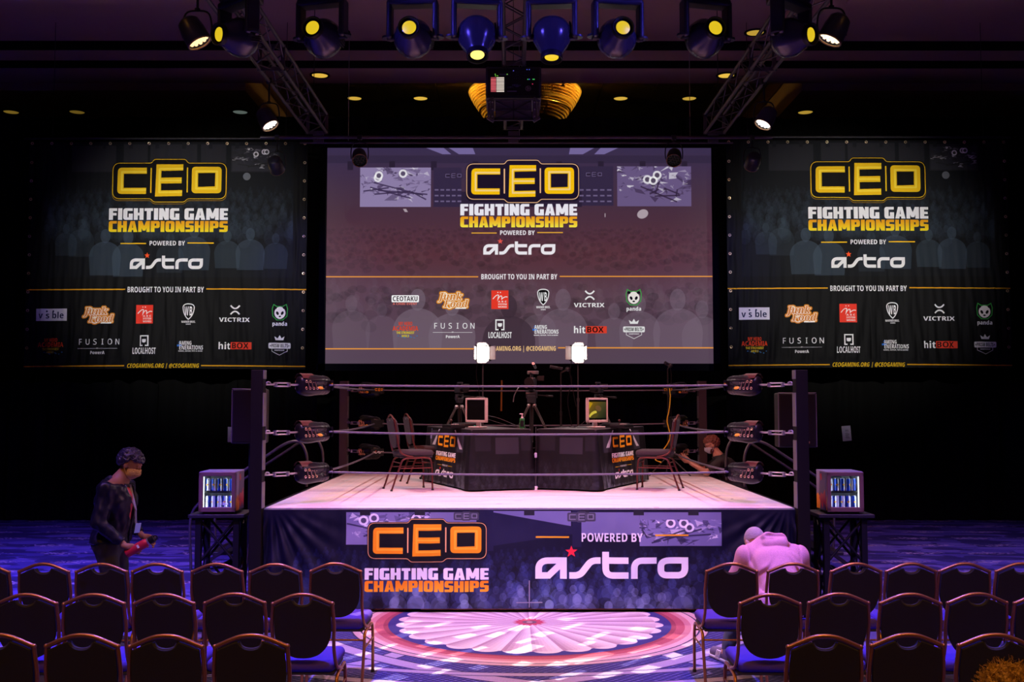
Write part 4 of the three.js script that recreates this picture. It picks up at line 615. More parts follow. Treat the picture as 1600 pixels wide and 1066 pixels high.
{ // crystal chandelier bowl beyond the drape line
  const t = thing('crystal_chandelier', 'wide amber crystal bowl chandelier behind the projector near the ceiling', 'chandelier', [0.12, 8.55, -22.5]);
  mesh('rim', [new THREE.TorusGeometry(1.2, 0.03, 10, 64).rotateX(Math.PI / 2).translate(0, 0.3, 0), new THREE.TorusGeometry(0.98, 0.02, 8, 64).rotateX(Math.PI / 2).translate(0, -0.12, 0), cyl(0.02, 0.02, 0.4, 0, 0.3, 0), ...[0, 1, 2].map((i) => bar([1.2 * Math.cos(i * 2.1), 0.3, 1.2 * Math.sin(i * 2.1)], [0, 0.33, 0], 0.014))], M([0.5, 0.32, 0.08], 0.3, 0.9), t);
  const cr = new THREE.OctahedronGeometry(0.032), list = []; for (let j = 0; j < 13; j++) for (let i = 0; i < 150; i++) { const u = j / 12, q = 1.2 - 0.42 * u * u - 0.06 * Math.sin(u * 3.1), a = i / 150 * 6.2832 + (j % 2) * 0.02; if (Math.abs(Math.sin(a * 2.5 + 0.5)) < 0.04) continue; list.push([q * Math.cos(a), 0.28 - u * 0.62, q * Math.sin(a), a]); }
  const im = new THREE.InstancedMesh(cr, M([0.95, 0.6, 0.14], 0.08, 0.55), list.length), mm = new THREE.Matrix4(); list.forEach((l, i) => im.setMatrixAt(i, mm.makeRotationY(l[3]).setPosition(l[0], l[1], l[2]))); im.name = 'crystal_strands'; im.userData.kind = 'stuff'; im.castShadow = true; t.add(im);
  mesh('inner_shade', lathe([[1.12, 0.28], [1.08, 0], [0.7, -0.36], [0, -0.5]], 48), M([0.34, 0.2, 0.03], 0.5, 0, { side: THREE.DoubleSide }), t);
  mesh('bulb', new THREE.SphereGeometry(0.09, 16, 12).translate(0, 0.1, 0), glow([1, 0.7, 0.3], 2), t);
  for (const [x, z] of [[0.9, 1.2], [-0.9, 1.2]]) { // two ceiling spots over the bowl
    const d = downlight(0.12 + x * 1.7, 9.02, -21.6, 0.01, `ceiling spot over the chandelier, ${x > 0 ? 'right' : 'left'} of its bowl`); spotLight(d, [0, -0.04, 0], [-x * 1.1, -0.7, -0.6], [1, 0.62, 0.14], 13, 60, 0.6, 3);
  }
}

// ---------------------------------------------------------------- the ring
const RING = { h: 1.04, half: 2.68, zc: -13.41, post: 2.75 };
{
  const t = thing('wrestling_ring', 'square wrestling ring with pale canvas, black posts and three ropes per side', 'wrestling ring', [0, 0, RING.zc]), H = RING.h, A = RING.half;
  // platform: deck, canvas lapped over a padded edge
  mesh('platform', [bx(A * 2 - 0.1, 0.16, A * 2 - 0.1, 0, H - 0.11, 0), ...[-2, 0, 2].flatMap((x) => [-2, 0, 2].map((z) => bx(0.12, H - 0.15, 0.12, x, (H - 0.15) / 2, z)))], MT.matte, t);
  const g = new RoundedBoxGeometry(A * 2, 0.05, A * 2, 3, 0.02), p = g.attributes.position, u = g.attributes.uv;
  for (let i = 0; i < p.count; i++) u.setXY(i, p.getX(i) / 5.36 + 0.5, p.getZ(i) / 5.36 + 0.5); g.translate(0, H - 0.025, 0);
  mesh('canvas', g, M(0xffffff, 0.85, 0, { map: MAT_TEX, bumpMap: WEAVE, bumpScale: 0.001 }), t);
  for (let k = 0; k < 4; k++) { const e = mesh('apron_edge', rb(A * 2 + 0.06, 0.075, 0.07, 0, H - 0.045, A + 0.005, 0.034, 3), M([0.05, 0.05, 0.1], 0.6), t); e.rotation.y = k * Math.PI / 2; }
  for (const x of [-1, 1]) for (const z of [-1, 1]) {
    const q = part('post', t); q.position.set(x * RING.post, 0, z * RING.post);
    mesh('column', [rb(0.125, 2.43, 0.125, 0, 1.215, 0, 0.006), bx(0.22, 0.012, 0.22, 0, 0.006, 0)], z > 0 ? MT.post : M([0.05, 0.046, 0.052], 0.7), q);  // rear columns made paler: the light on them is put into the colour
    for (const y of [[1.04, 1.3], [1.42, 1.72], [1.86, 2.2], [2.34, 2.43]]) mesh('tape_strip', bx(0.006, y[1] - y[0], 0.12, -x * 0.0645, (y[0] + y[1]) / 2, 0), MT.postTape, q);
  }
  // turnbuckles: hook, screw, laced pad round the corner of the ropes; local x runs from the post to the ring's middle
  const s0 = 0.09, c0 = 0.78, levels = [2.285, 1.79, 1.365];
  const padField = (() => { const a = ell([0.66, 0.045, 0], [0.2, 0.062, 0.105]), b = ell([0.66, -0.05, 0], [0.2, 0.058, 0.1]), c = ell([0.585, 0, 0.0], [0.145, 0.115, 0.09]), d = cap([0.8, -0.03, 0], [0.8, 0.03, 0], 0.06, 0.06); return (x, y, z) => { let v = smin(a(x, y, z), b(x, y, z), 0.03); v = smin(v, c(x, y, z), 0.03); v = smin(v, d(x, y, z), 0.04); v = smax(v, 0.47 - x, 0.02); return v + 0.0012 * Math.sin(x * 150) * Math.max(0, Math.min(1, (x - 0.66) / 0.1)); }; })();
  const padGeo = nets(padField, [0.44, -0.15, -0.14], [0.9, 0.15, 0.14], 0.008);
  const screw = prep([bar([s0, 0, 0], [0.2, 0, 0], 0.009), tube([[s0 - 0.005, 0.0, 0], [s0 + 0.015, 0.025, 0], [s0 + 0.045, 0.02, 0], [s0 + 0.05, 0, 0]], 0.008, 14, 6), ...[-1, 1].map((q) => bar([0.2, q * 0.017, 0], [0.36, q * 0.017, 0], 0.0075)), cyl(0.02, 0.02, 0.045, 0.2, 0, 0, 10), cyl(0.02, 0.02, 0.045, 0.36, 0, 0, 10), bar([0.36, 0, 0], [0.5, 0, 0], 0.01), new THREE.TorusGeometry(0.03, 0.008, 8, 18).translate(0.52, 0, 0)]);
  const eye = new THREE.TorusGeometry(0.011, 0.0045, 6, 12), brass = M([0.8, 0.55, 0.35], 0.3, 0.9);
  const lace = (z) => prep([0, 1, 2].map((i) => bar([0.53 + i * 0.045, 0.032, z], [0.55 + i * 0.045, -0.032, z], 0.004, 5)));
  const face = (() => { const q = new THREE.PlaneGeometry(0.24, 0.11, 16, 4), pp = q.attributes.position; for (let i = 0; i < pp.count; i++) pp.setZ(i, 0.006 - 2.2 * pp.getX(i) ** 2 - 3 * pp.getY(i) ** 2); return q; })();
  const prints = [PAD_TOP, PAD_MID, PAD_LOW].map((m) => M(0xffffff, 0.55, 0, { map: m }));
  levels.forEach((y, lv) => {
    for (const [x, z] of [[-1, 1], [1, 1], [1, -1], [-1, -1]]) {
      const q = part('turnbuckle', t); q.position.set(x * RING.post, y, z * RING.post); q.rotation.y = Math.atan2(z, -x);
      mesh('screw', screw, MT.steel, q); mesh('pad', padGeo, MT.vinyl, q);
      const near = z > 0, flap = mesh('pad_flap', (() => { const f = new THREE.CylinderGeometry(0.122, 0.122, 0.15, 24, 1, true, -0.95, 1.9); f.rotateZ(Math.PI / 2).rotateX(-Math.PI / 2 * 1); f.scale(1, 1, 0.82); return f.translate(0.555, 0.0, 0); })(), near ? MT.vinylRed : MT.vinyl, q);  // near flaps: red light put into the colour of the black vinyl
      for (const s of [-1, 1]) { for (let i = 0; i < 4; i++) for (const v of [-1, 1]) { const e = mesh('eyelet', eye, brass, q); e.position.set(0.515 + i * 0.045, v * 0.035, s * 0.096); } mesh('lacing', lace(s * 0.1), brass, q); }
      for (const s of [-1, 1]) mesh('tongue', ell2([0.04, 0.022, 0.012]).translate(0.69, -0.035, s * 0.088), lv < 2 ? MT.amberCloth : MT.vinyl, q);
      const f = mesh('pad_print', face, prints[lv], q); f.position.set(0.868, 0, 0); f.rotation.y = Math.PI / 2;
    }
  });
  // ropes: each side a taut tube with a slight sag, held at the corners of the pads
  const c = RING.post - c0 * Math.SQRT1_2;
  levels.forEach((y, lv) => { for (let k = 0; k < 4; k++) {
    const a = k * Math.PI / 2, P = [-1, -0.55, 0, 0.55, 1].map((q) => { const X = q * c, Z = c; return [X * Math.cos(a) + Z * Math.sin(a), y - (lv === 0 ? 0.012 : 0.03) * (1 - q * q), Z * Math.cos(a) - X * Math.sin(a)]; });
    mesh('rope', tube(P, 0.0115, 40, 10), MT.rope, t);
  } });
}
function ell2(r, n = 16) { return new THREE.SphereGeometry(1, n, Math.round(n * 0.7)).scale(...r); }
// skirts: cloth hung from the apron, front one printed
function skirt(label, W, mat, seed, group) {
  const H = 0.985, g = new THREE.PlaneGeometry(W, H, 360, 60), p = g.attributes.position;
  for (let i = 0; i < p.count; i++) {
    const x = p.getX(i), y = p.getY(i), v = 0.5 - y / H, e = Math.max(0, (Math.abs(x) / (W / 2) - 0.68) / 0.32), dx = W / 2 - Math.abs(x);
    const fan = Math.sin(26 * Math.atan2(dx - 0.06, v * H + 0.12)) * 0.03 * e * Math.min(1, v * 4) + noise3((x - v * 0.7 * Math.sign(x)) * 3.4, v * 1.1, seed) * 0.03 * e;
    const soft = noise3(x * 1.6 + v * 0.6, v * 1.3, seed + 2) * 0.014 + noise3(x * 6, v * 0.8, seed + 4) * 0.006 + noise3(x * 14, v * 5, seed + 6) * 0.004 * Math.max(0, 1 - v * 4);
    p.setZ(i, (fan + soft) * Math.min(1, v * 5 + 0.15));
  }
  g.computeVertexNormals(); const m = mesh('ring_skirt', g, mat); return tag(m, label, 'ring skirt', group);
}
skirt('black front ring skirt printed with an orange logo and white sponsor wordmark', 5.36, M(0xffffff, 0.6, 0, { map: SKIRT, specularIntensity: 0.5, side: THREE.DoubleSide }), 1).position.set(0, 0.53, RING.zc + RING.half + 0.075);
{ const dark = M([0.02, 0.02, 0.028], 0.6, 0, { side: THREE.DoubleSide });
  for (const [s, k, txt] of [[-1, -1, 'left'], [1, 1, 'right']]) { const m = skirt(`plain dark ring skirt on the ${txt} side of the ring`, 5.36, dark, 5 + k); m.position.set(s * (RING.half + 0.075), 0.53, RING.zc); m.rotation.y = s * Math.PI / 2; }
  const m = skirt('plain dark ring skirt at the back of the ring', 5.36, dark, 9); m.position.set(0, 0.53, RING.zc - RING.half - 0.075); m.rotation.y = Math.PI; }
// steps with curved handrails, one flight on each side
function steps(s, txt) {
  const t = thing('ring_steps', `black ring steps with two curved handrails on the ${txt} side`, 'steps', [s * 2.79, 0, -13.9]);
  for (let i = 0; i < 4; i++) mesh('step', rb(0.29, 0.04, 1.1, s * (0.17 + i * 0.3), 0.86 - i * 0.22, 0, 0.01), MT.blackMetal, t);
  for (const z of [-0.56, 0.56]) {
    mesh('stringer', flat([s * 0.05, 0.95, z], [s * 1.25, 0.07, z], 0.04, 0.12), MT.blackMetal, t);
    mesh('handrail', tube([[s * -0.02, 1.04, z], [s * -0.03, 1.28, z], [s * -0.01, 1.47, z], [s * 0.07, 1.6, z], [s * 0.2, 1.6, z], [s * 0.5, 1.42, z], [s * 1.3, 0.86, z], [s * 1.42, 0.7, z], [s * 1.42, 0.0, z]], 0.018, 70, 8), MT.truss, t);
    mesh('leg', bar([s * 0.08, 0, z], [s * 0.08, 0.92, z], 0.02), MT.blackMetal, t);
  }
}
steps(-1, 'left'); steps(1, 'right');

// ---------------------------------------------------------------- chairs
function makeChair() { // faces -z; origin on the floor under the seat
  const t = thing('banquet_chair', '', 'chair');
  const seat = new RoundedBoxGeometry(0.405, 0.075, 0.43, 5, 0.034), p = seat.attributes.position;
  for (let i = 0; i < p.count; i++) { const x = p.getX(i) / 0.2025, z = p.getZ(i) / 0.215; if (p.getY(i) > 0) p.setY(i, p.getY(i) + 0.016 * (1 - x * x) * (1 - z * z)); p.setX(i, p.getX(i) * (1 - 0.06 * Math.max(0, z))); }
  seat.computeVertexNormals(); mesh('seat', seat.translate(0, 0.445, -0.03), MT.seat, t);
  mesh('seat_pan', rb(0.38, 0.02, 0.4, 0, 0.402, -0.03, 0.006), MT.rubber, t);
  const lean = (g) => g.applyMatrix4(new THREE.Matrix4().makeRotationX(0.165)).translate(0, 0.505, 0.19);
  const sh = new THREE.Shape(); sh.moveTo(0, 0); sh.bezierCurveTo(0.1, 0.0, 0.155, 0.06, 0.172, 0.14); sh.bezierCurveTo(0.184, 0.2, 0.176, 0.28, 0.172, 0.335); sh.bezierCurveTo(0.13, 0.352, 0.1, 0.37, 0.066, 0.378); sh.quadraticCurveTo(0.05, 0.337, 0, 0.336); sh.quadraticCurveTo(-0.05, 0.337, -0.066, 0.378); sh.bezierCurveTo(-0.1, 0.37, -0.13, 0.352, -0.172, 0.335); sh.bezierCurveTo(-0.176, 0.28, -0.184, 0.2, -0.172, 0.14); sh.bezierCurveTo(-0.155, 0.06, -0.1, 0, 0, 0);
  mesh('backrest', lean(extrude(sh, 0.012, 0.012, 3).scale(0.955, 0.955, 1).translate(0, 0.006, -0.026)), MT.seatBackShaded, t);  // seat fabric again, darkened: its shade is put into the colour
  mesh('back_panel', lean(extrude(sh, 0.006, 0.003, 1).translate(0, 0, 0.008)), MT.back, t);
  const lip = new THREE.CatmullRomCurve3([[-0.062, 0.37], [-0.045, 0.346], [0, 0.334], [0.045, 0.346], [0.062, 0.37]].map((q) => V(q[0], q[1], 0.0)));
  mesh('handle_lip', lean(new THREE.TubeGeometry(lip, 16, 0.0085, 8)), MT.lip, t);
  const P = (x, y) => { const c = Math.cos(0.165), s = Math.sin(0.165); return [x, 0.505 + y * c, 0.19 + y * s + 0.0]; };
  const side = (s) => tube([[s * 0.205, 0.405, 0.02], [s * 0.205, 0.42, 0.1], [s * 0.2, 0.455, 0.165], P(s * 0.192, 0.03), P(s * 0.19, 0.12), P(s * 0.193, 0.2), P(s * 0.187, 0.3), P(s * 0.183, 0.352)], 0.0115, 40, 8);
  const top = tube([P(-0.186, 0.347), P(-0.15, 0.363), P(-0.1, 0.385), P(-0.05, 0.402), P(0, 0.407), P(0.05, 0.402), P(0.1, 0.385), P(0.15, 0.363), P(0.186, 0.347)], 0.0125, 40, 8);
  mesh('back_frame', [side(1), side(-1), top, ell2([0.0135, 0.0135, 0.0135], 10).translate(...P(0.185, 0.349)), ell2([0.0135, 0.0135, 0.0135], 10).translate(...P(-0.185, 0.349))], MT.copper, t);
  for (const s of [-1, 1]) {
    const f = mesh('leg', tube([[s * 0.205, 0.39, 0.0], [s * 0.205, 0.392, -0.14], [s * 0.203, 0.375, -0.195], [s * 0.205, 0.3, -0.215], [s * 0.205, 0.0, -0.225]], 0.0115, 26, 8), MT.copper, t);
    mesh('foot_glide', cyl(0.014, 0.016, 0.02, s * 0.205, 0.01, -0.225, 10), MT.rubber, f);
    const b = mesh('leg', tube([[s * 0.205, 0.39, 0.0], [s * 0.205, 0.39, 0.09], [s * 0.203, 0.37, 0.145], [s * 0.205, 0.28, 0.185], [s * 0.206, 0.0, 0.285]], 0.0115, 26, 8), MT.copper, t);
    mesh('foot_glide', cyl(0.014, 0.016, 0.02, s * 0.206, 0.01, 0.283, 10), MT.rubber, b);
    mesh('stretcher', bar([s * 0.205, 0.27, -0.216], [s * 0.205, 0.27, 0.188], 0.007), MT.copper, t);
  }
  mesh('stretcher', bar([-0.21, 0.33, 0.165], [0.21, 0.33, 0.165], 0.007), MT.copper, t); mesh('stretcher', bar([-0.21, 0.33, -0.205], [0.21, 0.33, -0.205], 0.007), MT.copper, t);
  return t;
}
const chair0 = makeChair(); let chairUsed = false;
function placeChair(x, z, turn, label, group, y = 0) {
  if (chairUsed) return copy(chair0, [x, y, z], turn, label, group);
  chairUsed = true; chair0.position.set(x, y, z); chair0.rotation.y = turn; chair0.userData.label = label; chair0.userData.group = group; return chair0;
}
const ORD = ['nearest', 'second', 'third', 'fourth', 'fifth', 'sixth', 'seventh'];
const rows = [
  ['front', -8.1, [-1.48, -1.93, -2.36, -2.8, -3.22, -3.64, -4.08], [1.45, 1.9, 2.36, 2.77, 3.18, 3.6]],
  ['middle', -6.87, [-1.49, -1.92, -2.35, -2.79, -3.21], [1.43, 1.86, 2.31, 2.72, 3.14]],
  ['back', -5.72, [-1.53, -1.96, -2.39, -2.82], [1.42, 1.85, 2.31, 2.74]],
];
for (const [row, z, L, Rr] of rows) for (const [side, list] of [['left', L], ['right', Rr]]) list.forEach((x, i) => {
  placeChair(x, z + (rnd() - 0.5) * 0.04, (rnd() - 0.5) * 0.07, `${i === 0 ? 'copper-framed banquet chair nearest' : `copper-framed banquet chair, ${ORD[i]} from`}${i === 0 ? '' : ''} the centre aisle, ${row} row, ${side} seating block`.replace('nearest the', 'nearest the'), 'audience banquet chairs in rows');
});
const RH = RING.h;
const ringChair = (...a) => { const c = placeChair(...a); c.traverse((o) => { if (o.material === MT.seat || o.material === MT.seatBackShaded || o.material === MT.back) o.material = MT.seatRing; if (o.material === MT.copper) o.material = MT.copperRing; }); return c; };
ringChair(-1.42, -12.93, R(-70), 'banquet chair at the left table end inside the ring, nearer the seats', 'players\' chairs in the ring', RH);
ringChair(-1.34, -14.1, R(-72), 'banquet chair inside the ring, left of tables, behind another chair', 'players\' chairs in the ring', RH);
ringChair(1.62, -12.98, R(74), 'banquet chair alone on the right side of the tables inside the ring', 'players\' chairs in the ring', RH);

// ---------------------------------------------------------------- tables with printed covers
function tableCover(x, z, turn, label) {
  const t = thing('covered_table', label, 'table', [x, RH, z], turn), hw = 0.38, hl = 0.915, H = 0.735, per = [], corner = 0.03;
  const edge = (ax, az, bx_, bz, n) => { for (let i = 0; i < n; i++) per.push([ax + (bx_ - ax) * i / n, az + (bz - az) * i / n]); };
  edge(-hw, hl, hw, hl, 40); edge(hw, hl, hw, -hl, 96); edge(hw, -hl, -hw, -hl, 40); edge(-hw, -hl, -hw, hl, 96); per.push([-hw, hl]);
  const n = per.length, m = 24, pos = [], uv = [], idx = [];
  for (let j = 0; j <= m; j++) for (let i = 0; i < n; i++) {
    const [X, Z] = per[i], v = j / m, cx = Math.abs(X) / hw, cz = Math.abs(Z) / hl, nearC = Math.min(1, Math.hypot(hw - Math.abs(X), hl - Math.abs(Z)) / 0.3);
    const a = Math.atan2(Z / hl, X / hw), out = 0.01 + 0.045 * v + (1 - nearC) ** 2 * 0.03 * v + noise3(X * 5 + Z * 5, v * 1.2, x * 9) * 0.013 * v + 0.005 * v * Math.sin((X - Z) * 34) * (1 - nearC);
    const nx = Math.abs(Math.abs(X) - hw) < 1e-6 ? Math.sign(X) : 0, nz = Math.abs(Math.abs(Z) - hl) < 1e-6 ? Math.sign(Z) : 0, l = Math.hypot(nx, nz);
    pos.push(X + nx / l * out, H - v * (H - 0.02), Z + nz / l * out); uv.push(i / (n - 1), 1 - v);
    if (j < m && i < n - 1) { const k = j * n + i; idx.push(k, k + n, k + 1, k + 1, k + n, k + n + 1); }
  }
  // u must follow lengths: front .76, side 1.83, back .76, side 1.83
  const arc = [0]; for (let i = 1; i < n; i++) arc.push(arc[i - 1] + Math.hypot(per[i][0] - per[i - 1][0], per[i][1] - per[i - 1][1])); for (let j = 0; j <= m; j++) for (let i = 0; i < n; i++) uv[(j * n + i) * 2] = arc[i] / arc[n - 1];
  const g = new THREE.BufferGeometry(); g.setAttribute('position', new THREE.Float32BufferAttribute(pos, 3)); g.setAttribute('uv', new THREE.Float32BufferAttribute(uv, 2)); g.setIndex(idx); g.computeVertexNormals();
  mesh('cover_skirt', g, M(0xffffff, 0.6, 0, { map: COVER, specularIntensity: 0.4, side: THREE.DoubleSide }), t);
  mesh('tabletop', rb(hw * 2 + 0.02, 0.03, hl * 2 + 0.02, 0, H - 0.01, 0, 0.012), M([0.045, 0.04, 0.05], 0.4), t);
  for (const sx of [-1, 1]) for (const sz of [-1, 1]) mesh('leg', bar([sx * 0.3, 0, sz * 0.75], [sx * 0.3, H - 0.02, sz * 0.75], 0.016), MT.steel, t);
  return t;
}
tableCover(-0.635, -13.605, R(21), 'left gaming table under a black printed cover inside the ring');
tableCover(0.872, -13.605, R(-25), 'right gaming table under a black printed cover inside the ring');
const TOP = RH + 0.743;
function monitor(x, z, turn, label, lit) { // desktop screen: bezel, panel, neck, foot
  const t = thing('monitor', label, 'monitor', [x, TOP, z], turn), w = 0.36, h = 0.31, cy = 0.222;
  mesh('bezel', [rb(w, 0.026, 0.04, 0, cy + h / 2 - 0.013, 0, 0.006), rb(w, 0.032, 0.04, 0, cy - h / 2 + 0.016, 0, 0.006), rb(0.024, h, 0.04, -w / 2 + 0.012, cy, 0, 0.006), rb(0.024, h, 0.04, w / 2 - 0.012, cy, 0, 0.006)], MT.bezel, t);
  mesh('casing', rb(w - 0.03, h - 0.03, 0.045, 0, cy, -0.025, 0.015), MT.plastic, t);
  let m = MT.screenBlack;
  if (lit) { const pic = canvas(256, 224, (c, W, H) => { const g = c.createLinearGradient(0, 0, W, H); g.addColorStop(0, '#9a7410'); g.addColorStop(0.35, '#6b5420'); g.addColorStop(0.6, '#4a4624'); g.addColorStop(1, '#1c2216'); c.fillStyle = g; c.fillRect(0, 0, W, H); c.fillStyle = '#8a5a3c'; c.globalAlpha = 0.6; c.beginPath(); c.ellipse(140, 95, 44, 30, 0.4, 0, 7); c.fill(); c.globalAlpha = 1; c.fillStyle = '#c89a18'; poly(c, [[0, 20], [60, 40], [20, 90], [0, 110]]); c.fillStyle = '#e8cf4a'; c.beginPath(); c.ellipse(62, 158, 60, 26, -0.5, 0, 7); c.fill(); c.fillStyle = '#5a4e20'; c.beginPath(); c.ellipse(80, 180, 62, 24, -0.4, 0, 7); c.fill(); c.fillStyle = '#0a0c08'; c.fillRect(0, 0, W, 22); c.fillRect(0, H - 22, W, 22); }); m = new THREE.MeshStandardMaterial({ color: 0x050505, roughness: 0.2, emissive: 0xffffff, emissiveMap: pic, emissiveIntensity: 0.75 }); }
  mesh('display_panel', bx(w - 0.044, h - 0.054, 0.008, 0, cy + 0.003, 0.008), m, t);
  mesh('neck', [rb(0.07, 0.11, 0.03, 0, 0.06, -0.04, 0.01), rb(0.09, 0.08, 0.03, 0, 0.12, -0.05, 0.01)], MT.bezel, t); mesh('foot', rb(0.19, 0.018, 0.16, 0, 0.009, -0.02, 0.008), MT.bezel, t);
}
monitor(-0.62, -13.25, R(-42), 'silver-framed monitor with a black screen on the left table', false);
monitor(0.9, -13.3, R(40), 'silver-framed monitor showing a dim yellow picture on the right table', true);
function consoleBox(x, z, turn, label, w, d) { const t = thing('game_console', label, 'game console', [x, TOP, z], turn); mesh('case', [rb(w, 0.045, d, 0, 0.023, 0, 0.01), rb(w * 0.98, 0.006, d * 0.98, 0, 0.05, 0, 0.003)], MT.plastic, t); mesh('front_slot', bx(w * 0.8, 0.006, 0.004, 0, 0.03, d / 2 + 0.001), MT.screenBlack, t); mesh('power_light', bx(0.018, 0.005, 0.004, w * 0.3, 0.016, d / 2 + 0.001), glow([0.1, 1, 0.7], 0.8), t); }
consoleBox(1.17, -13.62, R(-25), 'black flat game console behind the right monitor', 0.3, 0.27); consoleBox(-0.78, -13.75, R(20), 'black flat game console behind the left monitor', 0.28, 0.25);
function padCtl(x, z, turn, label) { const t = thing('arcade_controller', label, 'game controller', [x, TOP, z], turn); mesh('case', rb(0.34, 0.045, 0.2, 0, 0.023, 0, 0.012), MT.black, t); mesh('joystick', [bar([-0.1, 0.04, 0], [-0.1, 0.085, 0], 0.005), ell2([0.016, 0.016, 0.016]).translate(-0.1, 0.095, 0)], MT.vinylRed, t); for (let i = 0; i < 8; i++) mesh('button', cyl(0.012, 0.012, 0.008, 0.0 + (i % 4) * 0.033, 0.049, (i < 4 ? -0.02 : 0.018), 12), MT.bezel, t); }
padCtl(-0.9, -13.1, R(-69), 'low black arcade controller lying on the left table edge'); padCtl(1.2, -13.15, R(65), 'low black arcade controller lying on the right table edge');
{ const t = thing('pump_bottle', 'green hand sanitizer pump bottle on the inner table corner', 'bottle', [-0.05, TOP, -12.96]); mesh('bottle', rb(0.062, 0.125, 0.05, 0, 0.0625, 0, 0.014, 3), M([0.12, 0.62, 0.2], 0.15, 0, { transmission: 0.75, thickness: 0.03, ior: 1.36 }), t); mesh('label_sticker', bx(0.046, 0.075, 0.003, 0, 0.058, 0.0255), MT.black, t); mesh('pump', [cyl(0.012, 0.014, 0.022, 0, 0.134, 0), bar([0, 0.14, 0], [0, 0.175, 0], 0.005), rb(0.045, 0.012, 0.016, -0.01, 0.178, 0, 0.005)], M([0.8, 0.55, 0.6], 0.35), t); }
function waterBottle(x, y, z, label) { const t = thing('water_bottle', label, 'bottle', [x, y, z]); mesh('bottle', lathe([[0, 0], [0.03, 0.002], [0.033, 0.012], [0.031, 0.05], [0.033, 0.1], [0.033, 0.14], [0.026, 0.17], [0.014, 0.195], [0.014, 0.21]]), M([0.8, 0.85, 0.95], 0.08, 0, { transmission: 0.85, thickness: 0.01, ior: 1.33 }), t); mesh('cap', cyl(0.016, 0.016, 0.018, 0, 0.216, 0), M([0.3, 0.35, 0.8], 0.4), t); mesh('label_sleeve', new THREE.CylinderGeometry(0.0338, 0.0338, 0.05, 24, 1, true).translate(0, 0.115, 0), M([0.25, 0.25, 0.5], 0.5), t); }
waterBottle(-1.23, RH + 0.49, -14.1, 'clear water bottle standing on the rear left chair seat in the ring');
tag(mesh('cable', [tube([[0.35, TOP + 0.006, -13.05], [0.5, TOP + 0.02, -13.15], [0.6, TOP + 0.006, -13.1], [0.7, TOP + 0.05, -13.2], [0.8, TOP + 0.13, -13.3], [0.88, TOP + 0.16, -13.34]], 0.004, 50, 6), tube([[0.4, TOP + 0.006, -13.15], [0.52, TOP + 0.03, -13.0], [0.66, TOP + 0.006, -13.14], [0.76, TOP + 0.01, -13.05]], 0.004, 40, 6)], MT.plastic), 'loose black cables curling across the right table by the monitor', 'cable');
tag(mesh('cable', [tube([[-0.52, TOP + 0.16, -13.3], [-0.35, TOP + 0.12, -13.4], [-0.12, TOP + 0.03, -13.3], [0.0, TOP + 0.006, -13.15]], 0.004, 40, 6), tube([[-0.52, TOP + 0.12, -13.3], [-0.3, TOP + 0.05, -13.35], [-0.1, TOP + 0.006, -13.2]], 0.0035, 40, 6)], MT.plastic), 'black monitor cables sloping down onto the left table', 'cable');
{ const t = thing('microphone', 'black microphone with white tip hanging on its cable between the tables', 'microphone', [0.115, RH, -12.88]); mesh('cord', tube([[0, 0.74, -0.02], [0.005, 0.76, 0.0], [0.0, 0.7, 0.03], [0.004, 0.5, 0.035], [-0.004, 0.3, 0.035], [0, 0.14, 0.035]], 0.006, 30, 6), MT.black, t); mesh('sleeve', cyl(0.014, 0.012, 0.16, 0, 0.09, 0.035), MT.plastic, t); mesh('tip', [cyl(0.024, 0.02, 0.045, 0, 0.024, 0.035)], MT.white, t); mesh('clip', rb(0.03, 0.06, 0.02, 0, 0.42, 0.035, 0.006), M([0.4, 0.38, 0.55], 0.5), t); }

// ---------------------------------------------------------------- lamps, cameras and microphones behind the tables
function tripod(t, h, spread, r = 0.011, turn = 0.4) { // three double-tube legs with a spreader, under a head at height h
  for (let k = 0; k < 3; k++) {
    const a = turn + k * 2.0944, f = [Math.sin(a) * spread, 0.012, Math.cos(a) * spread], s = [Math.sin(a) * 0.045, h, Math.cos(a) * 0.045], m = s.map((v, i) => v + (f[i] - v) * 0.52), px = Math.cos(a) * 0.02, pz = -Math.sin(a) * 0.02;
    const l = mesh('leg', [bar([s[0] + px, s[1], s[2] + pz], [m[0] + px, m[1], m[2] + pz], r), bar([s[0] - px, s[1], s[2] - pz], [m[0] - px, m[1], m[2] - pz], r), bar(m, f, r * 0.9), bar([s[0] + px, h * 0.72, s[2]], [s[0] + px, h * 0.72, s[2]].map((v, i) => v + (i === 1 ? 0.001 : 0)), 0.001)].slice(0, 3), MT.blackMetal, t);
    mesh('leg_clamp', [ell2([0.03, 0.022, 0.03], 10).translate(...m), ell2([0.03, 0.03, 0.03], 10).translate(...s)], MT.steel, l); mesh('rubber_foot', ell2([0.022, 0.016, 0.022], 10).translate(f[0], 0.016, f[2]), MT.rubber, l);
  }
  mesh('spreader', [0, 1, 2].map((k) => { const a = turn + k * 2.0944; return bar([0, h * 0.4, 0], [Math.sin(a) * spread * 0.55, h * 0.46, Math.cos(a) * spread * 0.55], 0.006); }), MT.blackMetal, t);
  mesh('centre_column', bar([0, h * 0.4, 0], [0, h + 0.05, 0], 0.014), MT.blackMetal, t);
}
